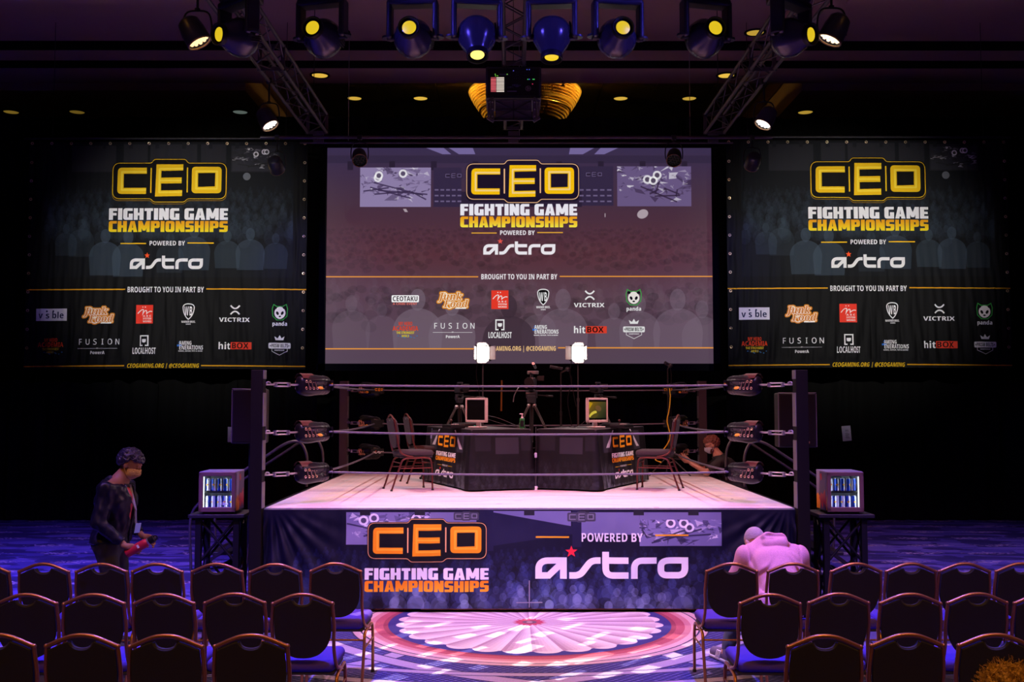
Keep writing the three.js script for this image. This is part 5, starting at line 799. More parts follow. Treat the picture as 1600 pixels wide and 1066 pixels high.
function videoCamera(x, z, h, turn, label, big) {
  const t = thing('video_camera', label, 'camera', [x, RH, z], turn); tripod(t, h, 0.6, 0.011, 1.047 - turn);
  const k = big ? 1.2 : 0.85, y = h + 0.05;
  mesh('fluid_head', [rb(0.1 * k, 0.09 * k, 0.1 * k, 0, y + 0.04, 0, 0.015), rot(cyl(0.045 * k, 0.045 * k, 0.13 * k), 0, 0, Math.PI / 2).translate(0, y + 0.09 * k, 0), rb(0.08, 0.02, 0.14, 0, y + 0.14 * k, 0)], MT.plastic, t);
  mesh('pan_handle', [bar([0.05, y + 0.1, 0.02], [0.32, y + 0.08, 0.16], 0.009), bar([0.22, y + 0.087, 0.11], [0.32, y + 0.08, 0.16], 0.015)], MT.blackMetal, t);
  mesh('body', [rb(0.1 * k, 0.12 * k, 0.24 * k, 0, y + 0.23 * k, 0, 0.02), rb(0.03, 0.025, 0.2 * k, 0, y + 0.34 * k, 0.02, 0.01), bx(0.02, 0.06, 0.02, 0, y + 0.31 * k, 0.1 * k), bx(0.02, 0.06, 0.02, 0, y + 0.31 * k, -0.08 * k)], MT.plastic, t);
  mesh('lens', [rot(cyl(0.045 * k, 0.04 * k, 0.14 * k), Math.PI / 2).translate(0, y + 0.23 * k, 0.19 * k), rot(cyl(0.055 * k, 0.055 * k, 0.03), Math.PI / 2).translate(0, y + 0.23 * k, 0.27 * k)], MT.black, t);
  mesh('viewfinder', [rb(0.1, 0.07, 0.02, 0.11 * k, y + 0.28 * k, 0.02, 0.006), bar([0.05, y + 0.28 * k, 0], [0.1 * k, y + 0.28 * k, 0.02], 0.01)], MT.blackMetal, t);
  if (big) { mesh('microphone_rig', [rot(cyl(0.02, 0.02, 0.26), Math.PI / 2 - 0.2).translate(0.05, y + 0.43 * k, 0.1), tube([[-0.06, y + 0.2, 0], [-0.16, y + 0.22, 0.05], [-0.24, y + 0.1, 0.05], [-0.26, y + 0.0, 0.05]], 0.007, 20, 6), rb(0.16, 0.05, 0.08, 0.02, y + 0.42, 0, 0.01)], MT.steel, t); }
}
videoCamera(-0.92, -14.95, 1.0, R(25), 'small video camera on a tripod behind the left monitor', false);
videoCamera(0.11, -15.05, 1.02, R(-8), 'large video camera on a tall tripod between the two monitors', true);
videoCamera(1.06, -14.95, 1.0, R(-25), 'small video camera on a tripod behind the right monitor', false);
function panelLight(x, z, turn, side, label) { // LED panel with barn doors on a stand
  const t = thing('led_panel_light', label, 'stage light', [x, RH, z], turn), y = 1.79;
  mesh('stand', [bar([0, 0.3, 0], [0, 1.1, 0], 0.016), bar([0, 1.1, 0], [0, 1.66, 0], 0.011), cyl(0.022, 0.022, 0.05, 0, 1.1, 0), cyl(0.022, 0.022, 0.05, 0, 0.5, 0), bar([0, 1.62, -0.05], [0, 1.7, -0.05], 0.014), bx(0.03, 0.03, 0.08, 0, 1.66, -0.02)], MT.truss, t);
  for (let k = 0; k < 3; k++) { const a = k * 2.0944 + 0.5; mesh('leg', [bar([0, 0.62, 0], [Math.sin(a) * 0.42, 0.012, Math.cos(a) * 0.42], 0.009), bar([0, 0.3, 0], [Math.sin(a) * 0.25, 0.255, Math.cos(a) * 0.25], 0.006)], MT.truss, t); }
  mesh('cable', tube([[-0.08, y - 0.08, -0.04], [-0.11, y - 0.3, -0.04], [-0.06, y - 0.6, -0.03], [-0.03, 1.0, 0]], 0.006, 30, 6), MT.black, t);
  mesh('housing', [rb(0.21, 0.22, 0.05, 0, y, -0.032, 0.012), ...[[-1, -1], [1, -1], [-1, 1], [1, 1]].map(([u, v]) => rb(0.03, 0.03, 0.06, u * 0.1, y + v * 0.104, -0.025, 0.01))], MT.plastic, t);
  mesh('lamp_face', bx(0.185, 0.2, 0.006, 0, y, -0.004), glow([1, 0.95, 0.88], 4), t);
  const w = M([0.45, 0.43, 0.42], 0.6); const door = (g, name) => mesh('barn_door', g, w, t);
  const hd = (s) => { const g = rb(0.105, 0.2, 0.006, s * 0.0525, 0, 0, 0.002, 1); return rot(g, 0, -s * R(25), 0).translate(s * 0.105, y, 0.0); };
  const vd = (s) => { const g = new THREE.Shape(); g.moveTo(-0.095, 0); g.lineTo(0.095, 0); g.lineTo(0.06, 0.085); g.lineTo(-0.06, 0.085); const e = extrude(g, 0.005, 0); if (s < 0) e.rotateZ(Math.PI); return rot(e, s * R(58), 0, 0).translate(0, y + s * 0.11, 0.0); };
  door(hd(side), 'x'); door(rot(rb(0.105, 0.2, 0.006, -side * 0.0525, 0, 0, 0.002, 1), 0, side * R(88), 0).translate(-side * 0.105, y, 0), 'x'); door(vd(1)); door(vd(-1));
  const l = new THREE.RectAreaLight(new THREE.Color().setRGB(1, 0.93, 0.86), LV.panel, 0.185, 0.2); l.position.set(0, y, 0.004); l.lookAt(0, y, 1); l.rotation.set(0, Math.PI, 0); t.add(l);
}
panelLight(-0.6, -15.45, R(-12), 1, 'bright white LED panel light with barn doors, left of the tall camera');
panelLight(0.8, -15.45, R(12), -1, 'bright white LED panel light with barn doors, right of the tall camera');
function micStand(x, z, h, label, tilt, yellow) {
  const t = thing('microphone_stand', label, 'microphone stand', [x, RH, z]);
  for (let k = 0; k < 3; k++) { const a = k * 2.0944 + 1.0; mesh('leg', bar([0, 0.3, 0], [Math.sin(a) * 0.34, 0.012, Math.cos(a) * 0.34], 0.009), MT.blackMetal, t); }
  mesh('pole', [bar([0, 0.2, 0], [0, h * 0.6, 0], 0.015), bar([0, h * 0.6, 0], [0, h, 0], 0.011), cyl(0.02, 0.02, 0.06, 0, h * 0.6, 0)], MT.blackMetal, t);
  mesh('microphone', [bar([0, h, 0], [tilt * 0.12, h + 0.06, 0.03], 0.012), bar([tilt * 0.02, h + 0.06, 0.02], [-tilt * 0.16, h + 0.09, 0.06], 0.024, 12), ell2([0.04, 0.034, 0.034]).translate(tilt * 0.1, h + 0.05, 0.02)], MT.plastic, t);
  mesh('cable', tube([[tilt * 0.1, h + 0.05, 0.02], [tilt * 0.16, h - 0.1, 0.02], [tilt * 0.1, h - 0.4, 0.02], [tilt * 0.16, h - 0.9, 0.02], [0.02, 0.2, 0.02]], 0.007, 40, 6), MT.black, t);
  if (yellow) mesh('yellow_cable', tube([[0.02, h - 0.28, 0.02], [0.03, h - 0.4, 0.02], [0.01, h - 0.6, 0.03], [-0.02, h - 0.75, 0.03], [0.02, h - 1.0, 0.03], [-0.1, 0.35, 0.02], [-0.2, 0.24, 0.05], [-0.12, 0.2, 0.1]], 0.009, 50, 6), M([0.75, 0.5, 0.02], 0.5), t).userData.label = 'yellow cable wound down the stand';
}
micStand(0.55, -15.5, 1.5, 'black microphone on a slim stand left of the right panel light', 1, false);
micStand(2.1, -15.3, 1.55, 'black microphone stand wound with yellow cable behind the right chair', 0.3, true);
tag(mesh('hanging_strap', flat([-0.36, 1.95, -18.84], [-0.35, 2.5, -18.84], 0.03, 0.006), M([0.6, 0.38, 0.04], 0.6)), 'thin amber strap hanging behind the ring, left of the tall camera', 'strap');
tag(mesh('hanging_strap', [flat([4.96, 2.2, -18.84], [4.96, 2.55, -18.84], 0.02, 0.006), flat([4.93, 1.9, -18.84], [4.98, 2.02, -18.84], 0.02, 0.006), flat([4.86, 0.95, -18.84], [5.02, 1.45, -18.84], 0.02, 0.006), flat([4.9, 1.58, -18.84], [5.02, 1.58, -18.84], 0.006, 0.02), flat([4.96, 0.9, -18.74], [4.96, 2.5, -18.74], 0.006, 0.003)], M([0.6, 0.42, 0.04], 0.6)), 'thin broken yellow strap on the low drape right of the ring', 'strap');

// ---------------------------------------------------------------- loudspeakers and paper notes
function speaker(x, y, z, turn, label, w = 0.38) {
  const t = thing('loudspeaker', label, 'loudspeaker', [x, 0, z], turn);
  mesh('cabinet', rb(w, 0.62, 0.34, 0, y, 0, 0.018, 3), M([0.01, 0.009, 0.009], 0.6), t); mesh('grille', rb(w - 0.03, 0.58, 0.012, 0, y, 0.172, 0.006), M([0.006, 0.005, 0.005], 0.8, 0, { specularIntensity: 0.3 }), t);
  mesh('edge_highlight', [flat([-w / 2, y + 0.312, 0.17], [w / 2, y + 0.312, 0.17], 0.008, 0.012), flat([w / 2, y - 0.3, 0.172], [w / 2, y + 0.3, 0.172], 0.006, 0.01), flat([-w / 2, y - 0.3, 0.172], [-w / 2, y + 0.3, 0.172], 0.006, 0.01)], M([0.2, 0.18, 0.2], 0.4, 0.4), t);  // paler strips paint the light catching the cabinet edges
  mesh('badge', rb(0.075, 0.025, 0.006, w * 0.22, y - 0.25, 0.181, 0.002), M([0.7, 0.4, 0.15], 0.3, 0.8), t); mesh('power_light', bx(0.012, 0.012, 0.006, w * 0.22, y - 0.29, 0.181), glow([0.1, 0.5, 1], 1), t);
  mesh('stand', [bar([0, 0.3, 0], [0, y - 0.3, 0], 0.018), ...[0, 1, 2].map((k) => bar([0, 0.5, 0], [Math.sin(k * 2.0944) * 0.4, 0.012, Math.cos(k * 2.0944) * 0.4], 0.012))], MT.black, t);
}
speaker(-3.18, 1.945, -12.1, R(8), 'black loudspeaker on a stand behind the left ring post'); speaker(3.08, 1.9, -12.1, R(-6), 'black loudspeaker on a stand behind the right ring post', 0.42);
const NOTE = canvas(128, 180, (c, W, H) => { c.fillStyle = '#c9c3cf'; c.fillRect(0, 0, W, H); c.fillStyle = '#5c5866'; for (let i = 0; i < 9; i++) if (i !== 2) c.fillRect(i % 2 ? 40 : 46, 48 + i * 12, i % 3 ? 56 : 40, 5); });
function note(x, y, z, tilt, label) { const g = new THREE.PlaneGeometry(0.16, 0.27, 6, 8), p = g.attributes.position; for (let i = 0; i < p.count; i++) p.setZ(i, 0.02 * Math.cos(p.getX(i) * 12) + 0.03 * p.getY(i) ** 2); g.computeVertexNormals(); const m = mesh('paper_note', g, M(0xffffff, 0.8, 0, { map: NOTE, side: THREE.DoubleSide })); m.position.set(x, y, z); m.rotation.z = tilt; tag(m, label, 'paper'); }
note(-5.17, 1.53, -18.85, 0, 'white printed paper note on the dark drape left of loudspeaker'); note(5.82, 1.55, -18.85, 0.08, 'white printed paper note on the dark drape right of the ring');

// ---------------------------------------------------------------- drink coolers on truss stands
const CAN = canvas(128, 128, (c, W, H) => { c.fillStyle = '#1a3fae'; c.fillRect(0, 0, W, H); c.fillStyle = '#c9ced8'; poly(c, [[32, 0], [64, 0], [64, 128], [32, 128]]); poly(c, [[96, 0], [128, 0], [128, 128], [96, 128]]); c.fillStyle = '#14308c'; c.fillRect(0, 64, 32, 64); c.fillRect(64, 64, 32, 64); c.fillStyle = '#e2b01c'; c.beginPath(); c.arc(32, 60, 9, 0, 7); c.arc(96, 60, 9, 0, 7); c.fill(); c.fillStyle = '#d0202c'; for (const x of [32, 96]) { c.fillRect(x - 14, 54, 9, 6); c.fillRect(x + 5, 54, 9, 6); } });
const SIDE = canvas(256, 256, (c, W, H) => { c.fillStyle = '#43365e'; c.fillRect(0, 0, W, H); c.fillStyle = '#8f88a0'; poly(c, [[0, 0], [90, 0], [60, 256], [0, 256]]); c.fillStyle = '#f08a14'; c.beginPath(); c.ellipse(40, 220, 60, 70, 0, 0, 7); c.fill(); c.fillStyle = '#b3142a'; poly(c, [[70, 180], [120, 140], [170, 150], [230, 110], [250, 200], [236, 240], [190, 200], [150, 250], [110, 210]]); poly(c, [[96, 20], [140, 10], [150, 50], [110, 64]]); });
let canProto = null;
function drinkCan(x, y, z, label, group, turn) {
  if (canProto) { copy(canProto, [x, y, z], turn, label, group); return; }
  const t = canProto = thing('drink_can', label, 'can', [x, y, z], turn, group);
  const shell = lathe([[0.021, 0.0], [0.0255, 0.006], [0.0265, 0.012], [0.0265, 0.118], [0.0225, 0.13]], 20);
  for (let i = 0, p = shell.attributes.position, u = shell.attributes.uv; i < p.count; i++) u.setY(i, p.getY(i) / 0.13);
  mesh('can_body', shell, M(0xffffff, 0.25, 0.35, { map: CAN }), t); mesh('lid', [cyl(0.0225, 0.0225, 0.004, 0, 0.13, 0, 20), bx(0.012, 0.002, 0.02, 0, 0.133, 0)], MT.steel, t);
}
function cooler(x, z, side, turn) {
  const L = side < 0 ? 'left' : 'right', n = side < 0 ? 'white-lit' : 'white-lit';
  const st = thing('truss_stand', `black truss stand carrying the ${L} drink cooler`, 'stand', [x, 0, z], turn), hy = 0.975;
  mesh('top_plate', rb(0.56, 0.035, 0.5, 0, hy - 0.018, 0, 0.006), MT.blackMetal, st);
  for (const a of [-1, 1]) for (const b of [-1, 1]) mesh('leg', rb(0.06, hy - 0.04, 0.06, a * 0.19, (hy - 0.04) / 2, b * 0.17, 0.006), MT.black, st);
  for (const b of [-1, 1]) { for (let i = 0; i < 2; i++) for (const q of [-1, 1]) mesh('brace', bar([q * -0.17, 0.06 + i * 0.44, b * 0.17], [q * 0.17, 0.46 + i * 0.44, b * 0.17], 0.014), MT.black, st); for (let i = 0; i < 2; i++) for (const q of [-1, 1]) mesh('brace', bar([b * 0.19, 0.06 + i * 0.44, q * -0.15], [b * 0.19, 0.46 + i * 0.44, q * 0.15], 0.014), MT.black, st); }
  mesh('base_plate', rb(0.5, 0.02, 0.46, 0, 0.01, 0, 0.004), MT.blackMetal, st);
  const t = thing('drink_cooler', `small glass-door drink cooler glowing white on the ${L} truss stand`, 'refrigerator', [x, hy, z + 0.02], turn), w = 0.37, h = 0.42, d = 0.4;
  const print = M(0xffffff, 0.45, 0, { map: SIDE }), top = M([0.24, 0.21, 0.3], 0.4);
  mesh('side_panel', rb(0.02, h - 0.03, d - 0.04, -w / 2 + 0.01, h / 2 + 0.01, -0.02, 0.005), print, t); mesh('side_panel', rb(0.02, h - 0.03, d - 0.04, w / 2 - 0.01, h / 2 + 0.01, -0.02, 0.005), print, t);
  mesh('top_panel', rb(w, 0.02, d - 0.02, 0, h - 0.004, -0.02, 0.006), top, t); mesh('bottom_panel', [rb(w, 0.02, d - 0.03, 0, 0.026, -0.02, 0.006), ...[[-1, -1], [1, -1], [-1, 1], [1, 1]].map(([a, b]) => cyl(0.016, 0.018, 0.018, a * 0.14, 0.009, b * 0.14 - 0.02, 10))], MT.black, t);
  mesh('liner', [bx(w - 0.04, h - 0.05, 0.012, 0, h / 2, -d / 2 + 0.02), bx(0.008, h - 0.05, d - 0.07, -w / 2 + 0.024, h / 2, -0.025), bx(0.008, h - 0.05, d - 0.07, w / 2 - 0.024, h / 2, -0.025), bx(w - 0.04, 0.008, d - 0.07, 0, 0.04, -0.025), bx(w - 0.04, 0.008, d - 0.07, 0, h - 0.02, -0.025)], M([0.8, 0.84, 0.9], 0.5), t);
  mesh('shelf', [rb(w - 0.05, 0.012, d - 0.1, 0, 0.212, -0.035, 0.003), bx(w - 0.05, 0.02, 0.006, 0, 0.216, 0.112)], MT.black, t);
  for (const s of [-1, 1]) mesh('light_strip', bx(0.008, h - 0.1, 0.01, s * (w / 2 - 0.036), h / 2, 0.135), glow([0.82, 0.93, 1], 2.4), t);
  const dr = part('door', t), fm = M([0.15, 0.08, 0.06], 0.5, 0.1);
  mesh('door_frame', [rb(w, 0.042, 0.03, 0, h - 0.018, 0.185, 0.008), rb(w, 0.05, 0.03, 0, 0.045, 0.185, 0.008), rb(0.042, h - 0.02, 0.03, -w / 2 + 0.021, h / 2 + 0.012, 0.185, 0.008), rb(0.042, h - 0.02, 0.03, w / 2 - 0.021, h / 2 + 0.012, 0.185, 0.008)], fm, dr);
  mesh('glass_pane', bx(w - 0.08, h - 0.09, 0.004, 0, h / 2 + 0.012, 0.183), M([1, 1, 1], 0.02, 0, { transmission: 1, thickness: 0, ior: 1.45 }), dr);
  if (side < 0) mesh('door_print', bx(0.09, 0.04, 0.002, 0.075, 0.105, 0.187), M(0xffffff, 0.5, 0, { map: canvas(128, 64, (c) => { c.clearRect(0, 0, 128, 64); c.fillStyle = '#dfe6f4'; fit(c, 'Red Bull', 8, 30, 112, 24); poly(c, [[20, 22], [40, 10], [58, 18], [64, 12], [70, 18], [88, 10], [108, 22], [84, 26], [64, 22], [44, 26]]); }), alphaTest: 0.5 }), dr);
  for (const s of [-1, 1]) { const l = new THREE.RectAreaLight(new THREE.Color().setRGB(0.8, 0.92, 1), LV.fridge, 0.012, h - 0.1); const q = new THREE.Group(); q.position.set(s * (w / 2 - 0.042), h / 2, 0.135); q.rotation.y = s > 0 ? R(60) : R(-60); l.rotation.y = 0; q.add(l); t.add(q); }
  const place = (u, y, v) => [x + u * Math.cos(turn) + v * Math.sin(turn), hy + y, z + 0.02 + v * Math.cos(turn) - u * Math.sin(turn)], N = ['first', 'second', 'third', 'fourth', 'fifth'];
  for (const lv of [0, 1]) for (let i = 0; i < 5; i++) drinkCan(...place(-0.116 + i * 0.058, lv ? 0.219 : 0.0445, 0.082), `blue silver drink can, ${N[i]} from left on the ${lv ? 'upper' : 'lower'} shelf, ${L} cooler`, 'drink cans in the coolers', 0.3 + i * 0.35 + lv);
}
cooler(-3.165, -10.9, -1, R(2)); cooler(3.2, -10.9, 1, R(-1));

// ---------------------------------------------------------------- people
const HEAD = (() => {
  const skull = blend([ell([0, 0.03, -0.012], [0.076, 0.088, 0.097]), ell([0, -0.028, 0.026], [0.06, 0.082, 0.066]), ell([0, -0.078, 0.036], [0.043, 0.038, 0.046])], 0.03);
  const add = blend([cap([0, 0.006, 0.088], [0, -0.024, 0.108], 0.008, 0.014), cap([-0.036, 0.024, 0.076], [0.036, 0.024, 0.076], 0.011, 0.011)], 0.012);
  const lips = cap([-0.016, -0.055, 0.08], [0.016, -0.055, 0.08], 0.0085, 0.0085), ears = [1, -1].map((s) => ell([s * 0.079, -0.006, -0.006], [0.012, 0.032, 0.02])), sock = [1, -1].map((s) => ell([s * 0.031, 0.004, 0.098], [0.017, 0.011, 0.018])), eyes = [1, -1].map((s) => ell([s * 0.031, 0.004, 0.079], [0.013, 0.011, 0.012]));
  return (x, y, z) => {
    let d = smin(skull(x, y, z), add(x, y, z), 0.014); d = smin(d, lips(x, y, z), 0.01);
    for (const e of ears) d = smin(d, e(x, y, z), 0.01); for (const e of sock) d = smax(d, -e(x, y, z), 0.012); for (const e of eyes) d = smin(d, e(x, y, z), 0.003); return d;
  };
})();
const headGeo = (m, cell = 0.005) => nets(HEAD, [-0.1, -0.125, -0.12], [0.1, 0.13, 0.135], cell).applyMatrix4(m);
function hairGeo(m, { thick = 0.016, curl = 0.008, freq = 30, front = 0.055, nape = -0.07, cell = 0.005, seed = 1 } = {}) {
  const f = ell([0, 0.03, -0.014], [0.078 + thick, 0.092 + thick, 0.1 + thick]);
  const g = (x, y, z) => { const n = noise3(x * freq, y * freq, z * freq + seed) * curl + noise3(x * freq * 2.6, y * freq * 2.6, z * freq * 2.6) * curl * 0.45; const line = 0.045 + Math.max(0, -z) * -1.35 + (Math.abs(x) > 0.06 ? -0.02 : 0); return smax(f(x, y, z) + n, Math.max(z > 0 ? front - y + (z - 0.1) * 0.0 : -1, line - y, nape - y), 0.014); };
  return nets(g, [-0.14, -0.12, -0.16], [0.14, 0.17, 0.15], cell).applyMatrix4(m);
}
function maskGeo(m) { // cloth mask over nose and mouth with ear loops
  const shell = (x, y, z) => blend([ell([0, -0.045, 0.036], [0.066, 0.078, 0.074]), cap([0, -0.005, 0.09], [0, -0.045, 0.108], 0.014, 0.016)], 0.03)(x, y, z) + Math.sin(y * 420) * 0.0005;
  const f = (x, y, z) => { const d = shell(x, y, z); return Math.max(d, -d - 0.005, 0.022 - z - 0.28 * (0.03 - Math.abs(y + 0.045)), y - 0.0 + Math.abs(x) * 0.25, -0.115 - y); };
  const g = nets(f, [-0.085, -0.13, 0.0], [0.085, 0.02, 0.14], 0.0045), l = [1, -1].flatMap((s) => [bar([s * 0.062, -0.022, 0.03], [s * 0.084, 0.014, -0.008], 0.0022, 5), bar([s * 0.062, -0.085, 0.03], [s * 0.084, -0.03, -0.012], 0.0022, 5)]);
  return prep([g, ...l]).applyMatrix4(m);
}
function handField(o) { // palm at the origin, fingers along +y, palm facing +z, thumb on side s of x
  const s = o.s ?? 1, c = o.curl ?? [0.5, 0.6, 0.7, 0.8], L = [[0.04, 0.024, 0.02], [0.044, 0.028, 0.021], [0.041, 0.026, 0.02], [0.033, 0.019, 0.018]], list = [ell([0, 0.043, 0], [0.04, 0.05, 0.0145]), cap([0, 0, 0], [0, -0.03, 0], 0.026, 0.026)], fingers = [];
  for (let i = 0; i < 4; i++) { let p = [s * (0.03 - i * 0.0205), 0.084 - (i === 3 ? 0.012 : i === 0 ? 0.004 : 0), 0], a = 0; const sp = s * (0.16 - i * 0.11) * (o.spread ?? 1); const chain = []; L[i].forEach((l, j) => { a += c[i] * [0.8, 1.05, 0.7][j]; const q = [p[0] + l * Math.sin(sp) * Math.cos(a), p[1] + l * Math.cos(a), p[2] + l * Math.sin(a)]; chain.push(cap(p, q, 0.0092 - j * 0.0011, 0.0088 - j * 0.0012)); p = q; }); fingers.push(blend(chain, 0.004)); }
  const t0 = [s * 0.03, 0.012, 0.006], t1 = [s * 0.056, 0.045, 0.02], t2 = [s * (0.06 - (o.thumb ?? 0) * 0.02), 0.075, 0.03 + (o.thumb ?? 0) * 0.02]; fingers.push(blend([cap(t0, t1, 0.014, 0.011), cap(t1, t2, 0.0105, 0.0085)], 0.008));
  const palm = blend(list, 0.02); return (x, y, z) => { let d = palm(x, y, z); for (const f of fingers) d = smin(d, f(x, y, z), 0.008); return d; };
}
function handGeo(at_, dir, palm, o) { const y = V(...dir).normalize(), z = V(...palm); z.addScaledVector(y, -z.dot(y)).normalize(); const x = y.clone().cross(z), m = new THREE.Matrix4().makeBasis(x, y, z).setPosition(...at_); return nets(handField(o), [-0.085, -0.06, -0.04], [0.085, 0.19, 0.11], 0.0045).applyMatrix4(m); }
function figure(J) { // fields of the body and what it wears, from joints
  const arm = (s) => [cap(J['sh' + s], J['el' + s], 0.05, 0.039), cap(J['el' + s], J['wr' + s], 0.039, 0.026)], leg = (s) => [cap(J['hip' + s], J['kn' + s], 0.085, 0.056), cap(J['kn' + s], J['an' + s], 0.056, 0.038)];
  const mid = J.pel.map((v, i) => (v + J.chest[i]) / 2);
  const torso = [cap(J['hipL'], J['hipR'], 0.1, 0.1), cap(J.pel, mid, 0.125, 0.118), cap([J.chest[0] - 0.06 * J.side[0], J.chest[1] - 0.06 * J.side[1], J.chest[2] - 0.06 * J.side[2]], [J.chest[0] + 0.06 * J.side[0], J.chest[1] + 0.06 * J.side[1], J.chest[2] + 0.06 * J.side[2]], 0.12, 0.12), cap(mid, J.chest, 0.12, 0.12), cap(J.shL, J.neck, 0.05, 0.06), cap(J.shR, J.neck, 0.05, 0.06)];
  const neck = cap(J.neck, J.skull, 0.056, 0.052), foot = (s) => cap([J['an' + s][0], J['an' + s][1] - 0.03, J['an' + s][2]], J['toe' + s], 0.042, 0.034);
  return {
    body: blend([...torso, neck, ...arm('L'), ...arm('R'), ...leg('L'), ...leg('R'), foot('L'), foot('R')], 0.05),
    torso: blend(torso, 0.06), armL: blend(arm('L'), 0.03), armR: blend(arm('R'), 0.03), legs: blend([torso[0], cap(J.pel, mid, 0.122, 0.118), ...leg('L'), ...leg('R')], 0.05), feet: [foot('L'), foot('R')], neck,
  };
}
function bounds(J, r = 0.2) { const lo = [9, 9, 9], hi = [-9, -9, -9]; for (const [k, p] of Object.entries(J)) if (k !== 'side') p.forEach((v, i) => { lo[i] = Math.min(lo[i], v - r); hi[i] = Math.max(hi[i], v + r); }); return [lo, hi]; }
const headAt = (p, turn, nod, roll = 0) => new THREE.Matrix4().makeRotationFromEuler(new THREE.Euler(nod, turn, roll, 'YXZ')).setPosition(...p);
const fold = (x, y, z, k, a) => noise3(x * k, y * k * 0.7, z * k) * a;
const lenTo = (a, b, cut) => { const d = b.map((v, i) => v - a[i]), l = Math.hypot(...d); return (x, y, z) => ((x - a[0]) * d[0] + (y - a[1]) * d[1] + (z - a[2]) * d[2]) / l - l + cut; };

// 1: standing at the left, seen from his right, head bowed; faces +z in his own axes
{
  const t = thing('person', 'person standing in a black bomber jacket and tan mask, head bowed, holding a red bottle', 'person', [-3.585, 0, -9.05], R(86)); t.scale.setScalar(0.985);
  const J = { side: [1, 0, 0], pel: [0, 0.96, -0.02], chest: [0, 1.28, 0.02], neck: [0, 1.45, 0.05], skull: [0, 1.55, 0.1], shL: [0.185, 1.4, 0.02], elL: [0.25, 1.13, -0.04], wrL: [0.2, 0.96, 0.17], shR: [-0.185, 1.4, 0.02], elR: [-0.25, 1.12, -0.02], wrR: [-0.2, 0.93, 0.19], hipL: [0.09, 0.93, -0.02], knL: [0.11, 0.5, 0.03], anL: [0.11, 0.08, -0.02], toeL: [0.13, 0.036, 0.15], hipR: [-0.09, 0.93, -0.02], knR: [-0.11, 0.5, 0.06], anR: [-0.11, 0.08, 0.04], toeR: [-0.13, 0.036, 0.21] };
  const F = figure(J), [lo, hi] = bounds(J), hm = headAt([0, 1.6, 0.14], R(4), R(27));
  const hr = handGeo([-0.2, 0.915, 0.215], [0.25, -0.35, 0.9], [0.9, 0.1, -0.2], { s: -1, curl: [0.95, 1.0, 1.05, 1.1], thumb: 1, spread: 0.2 }), hl = handGeo([0.195, 0.945, 0.2], [-0.2, -0.3, 0.9], [-0.9, 0, -0.2], { s: 1, curl: [0.5, 0.55, 0.6, 0.65] });
  mesh('body', [nets(F.body, lo, hi, 0.013), headGeo(hm), hr, hl], MT.skinDark, t);
  mesh('hair', hairGeo(hm, { thick: 0.02, curl: 0.007, freq: 22, front: 0.05, nape: -0.05 }), M([0.012, 0.011, 0.028], 0.42), t);
  mesh('face_mask', maskGeo(hm), M([0.7, 0.46, 0.12], 0.8), t);
  const cutL = lenTo(J.elL, J.wrL, 0.03), cutR = lenTo(J.elR, J.wrR, 0.03), col = (x, y, z) => y - 1.44 - (0.03 - z) * 0.45;
  const shirt = (x, y, z) => Math.max(F.torso(x, y, z) - 0.008, col(x, y, z) + 0.01, 1.0 - y); mesh('shirt', nets(shirt, lo, hi, 0.012), M([0.5, 0.05, 0.07], 0.8), t);
  const jack = (x, y, z) => { let d = F.torso(x, y, z) - 0.03; d = smin(d, Math.max(F.armL(x, y, z) - 0.019, cutL(x, y, z)), 0.03); d = smin(d, Math.max(F.armR(x, y, z) - 0.019, cutR(x, y, z)), 0.03); const open = 0.016 + Math.max(0, y - 1.05) * 0.12; d = Math.max(d, col(x, y, z) - 0.02, 0.93 - y); if (z > 0) d = Math.max(d, open - Math.abs(x)); return d + fold(x, y, z, 13, 0.007); };
  mesh('jacket', nets(jack, lo, hi, 0.011), M([0.006, 0.006, 0.016], 0.42, 0, { specularIntensity: 0.6 }), t);
  const cl = new THREE.TorusGeometry(0.078, 0.022, 10, 30, 5).rotateX(Math.PI / 2).rotateY(-2.5 + Math.PI / 2 * 2).scale(1, 1.5, 0.95); rot(cl, 0.42).translate(0, 1.445, 0.035); mesh('collar', cl, M([0.016, 0.016, 0.02], 0.8), t);
  const em = new THREE.TorusGeometry(0.028, 0.006, 8, 24).scale(0.8, 1.3, 1); mesh('jacket_emblem', rot(em, 0, R(-40), 0).translate(-0.122, 1.24, 0.135), M([0.5, 0.5, 0.52], 0.4), t);
  const pants = (x, y, z) => Math.max(F.legs(x, y, z) - 0.016, y - 1.02, 0.07 - y) + fold(x, y, z, 11, 0.006); mesh('trousers', nets(pants, lo, hi, 0.013), M([0.01, 0.01, 0.014], 0.8), t);
  mesh('shoe', [0, 1].map((i) => { const a = i ? J.anR : J.anL, b = i ? J.toeR : J.toeL; return nets((x, y, z) => Math.max(smin(cap([a[0], a[1] - 0.02, a[2] - 0.02], b, 0.056, 0.046)(x, y, z), 1, 0.01), 0.001 - y, y - 0.11), [Math.min(a[0], b[0]) - 0.09, -0.02, a[2] - 0.1], [Math.max(a[0], b[0]) + 0.09, 0.14, b[2] + 0.09], 0.009); }), MT.rubber, t);
  const ly = mesh('lanyard', [flat([-0.05, 1.42, 0.12], [-0.012, 1.2, 0.2], 0.018, 0.003), flat([0.05, 1.42, 0.12], [-0.005, 1.2, 0.2], 0.018, 0.003), flat([-0.01, 1.2, 0.2], [-0.02, 1.09, 0.21], 0.016, 0.003)], M([0.3, 0.3, 0.42], 0.6), t); mesh('badge', rot(bx(0.055, 0.085, 0.004), 0.25, -0.5, 0.1).translate(-0.02, 1.05, 0.225), M([0.3, 0.5, 0.95], 0.35), ly);
}
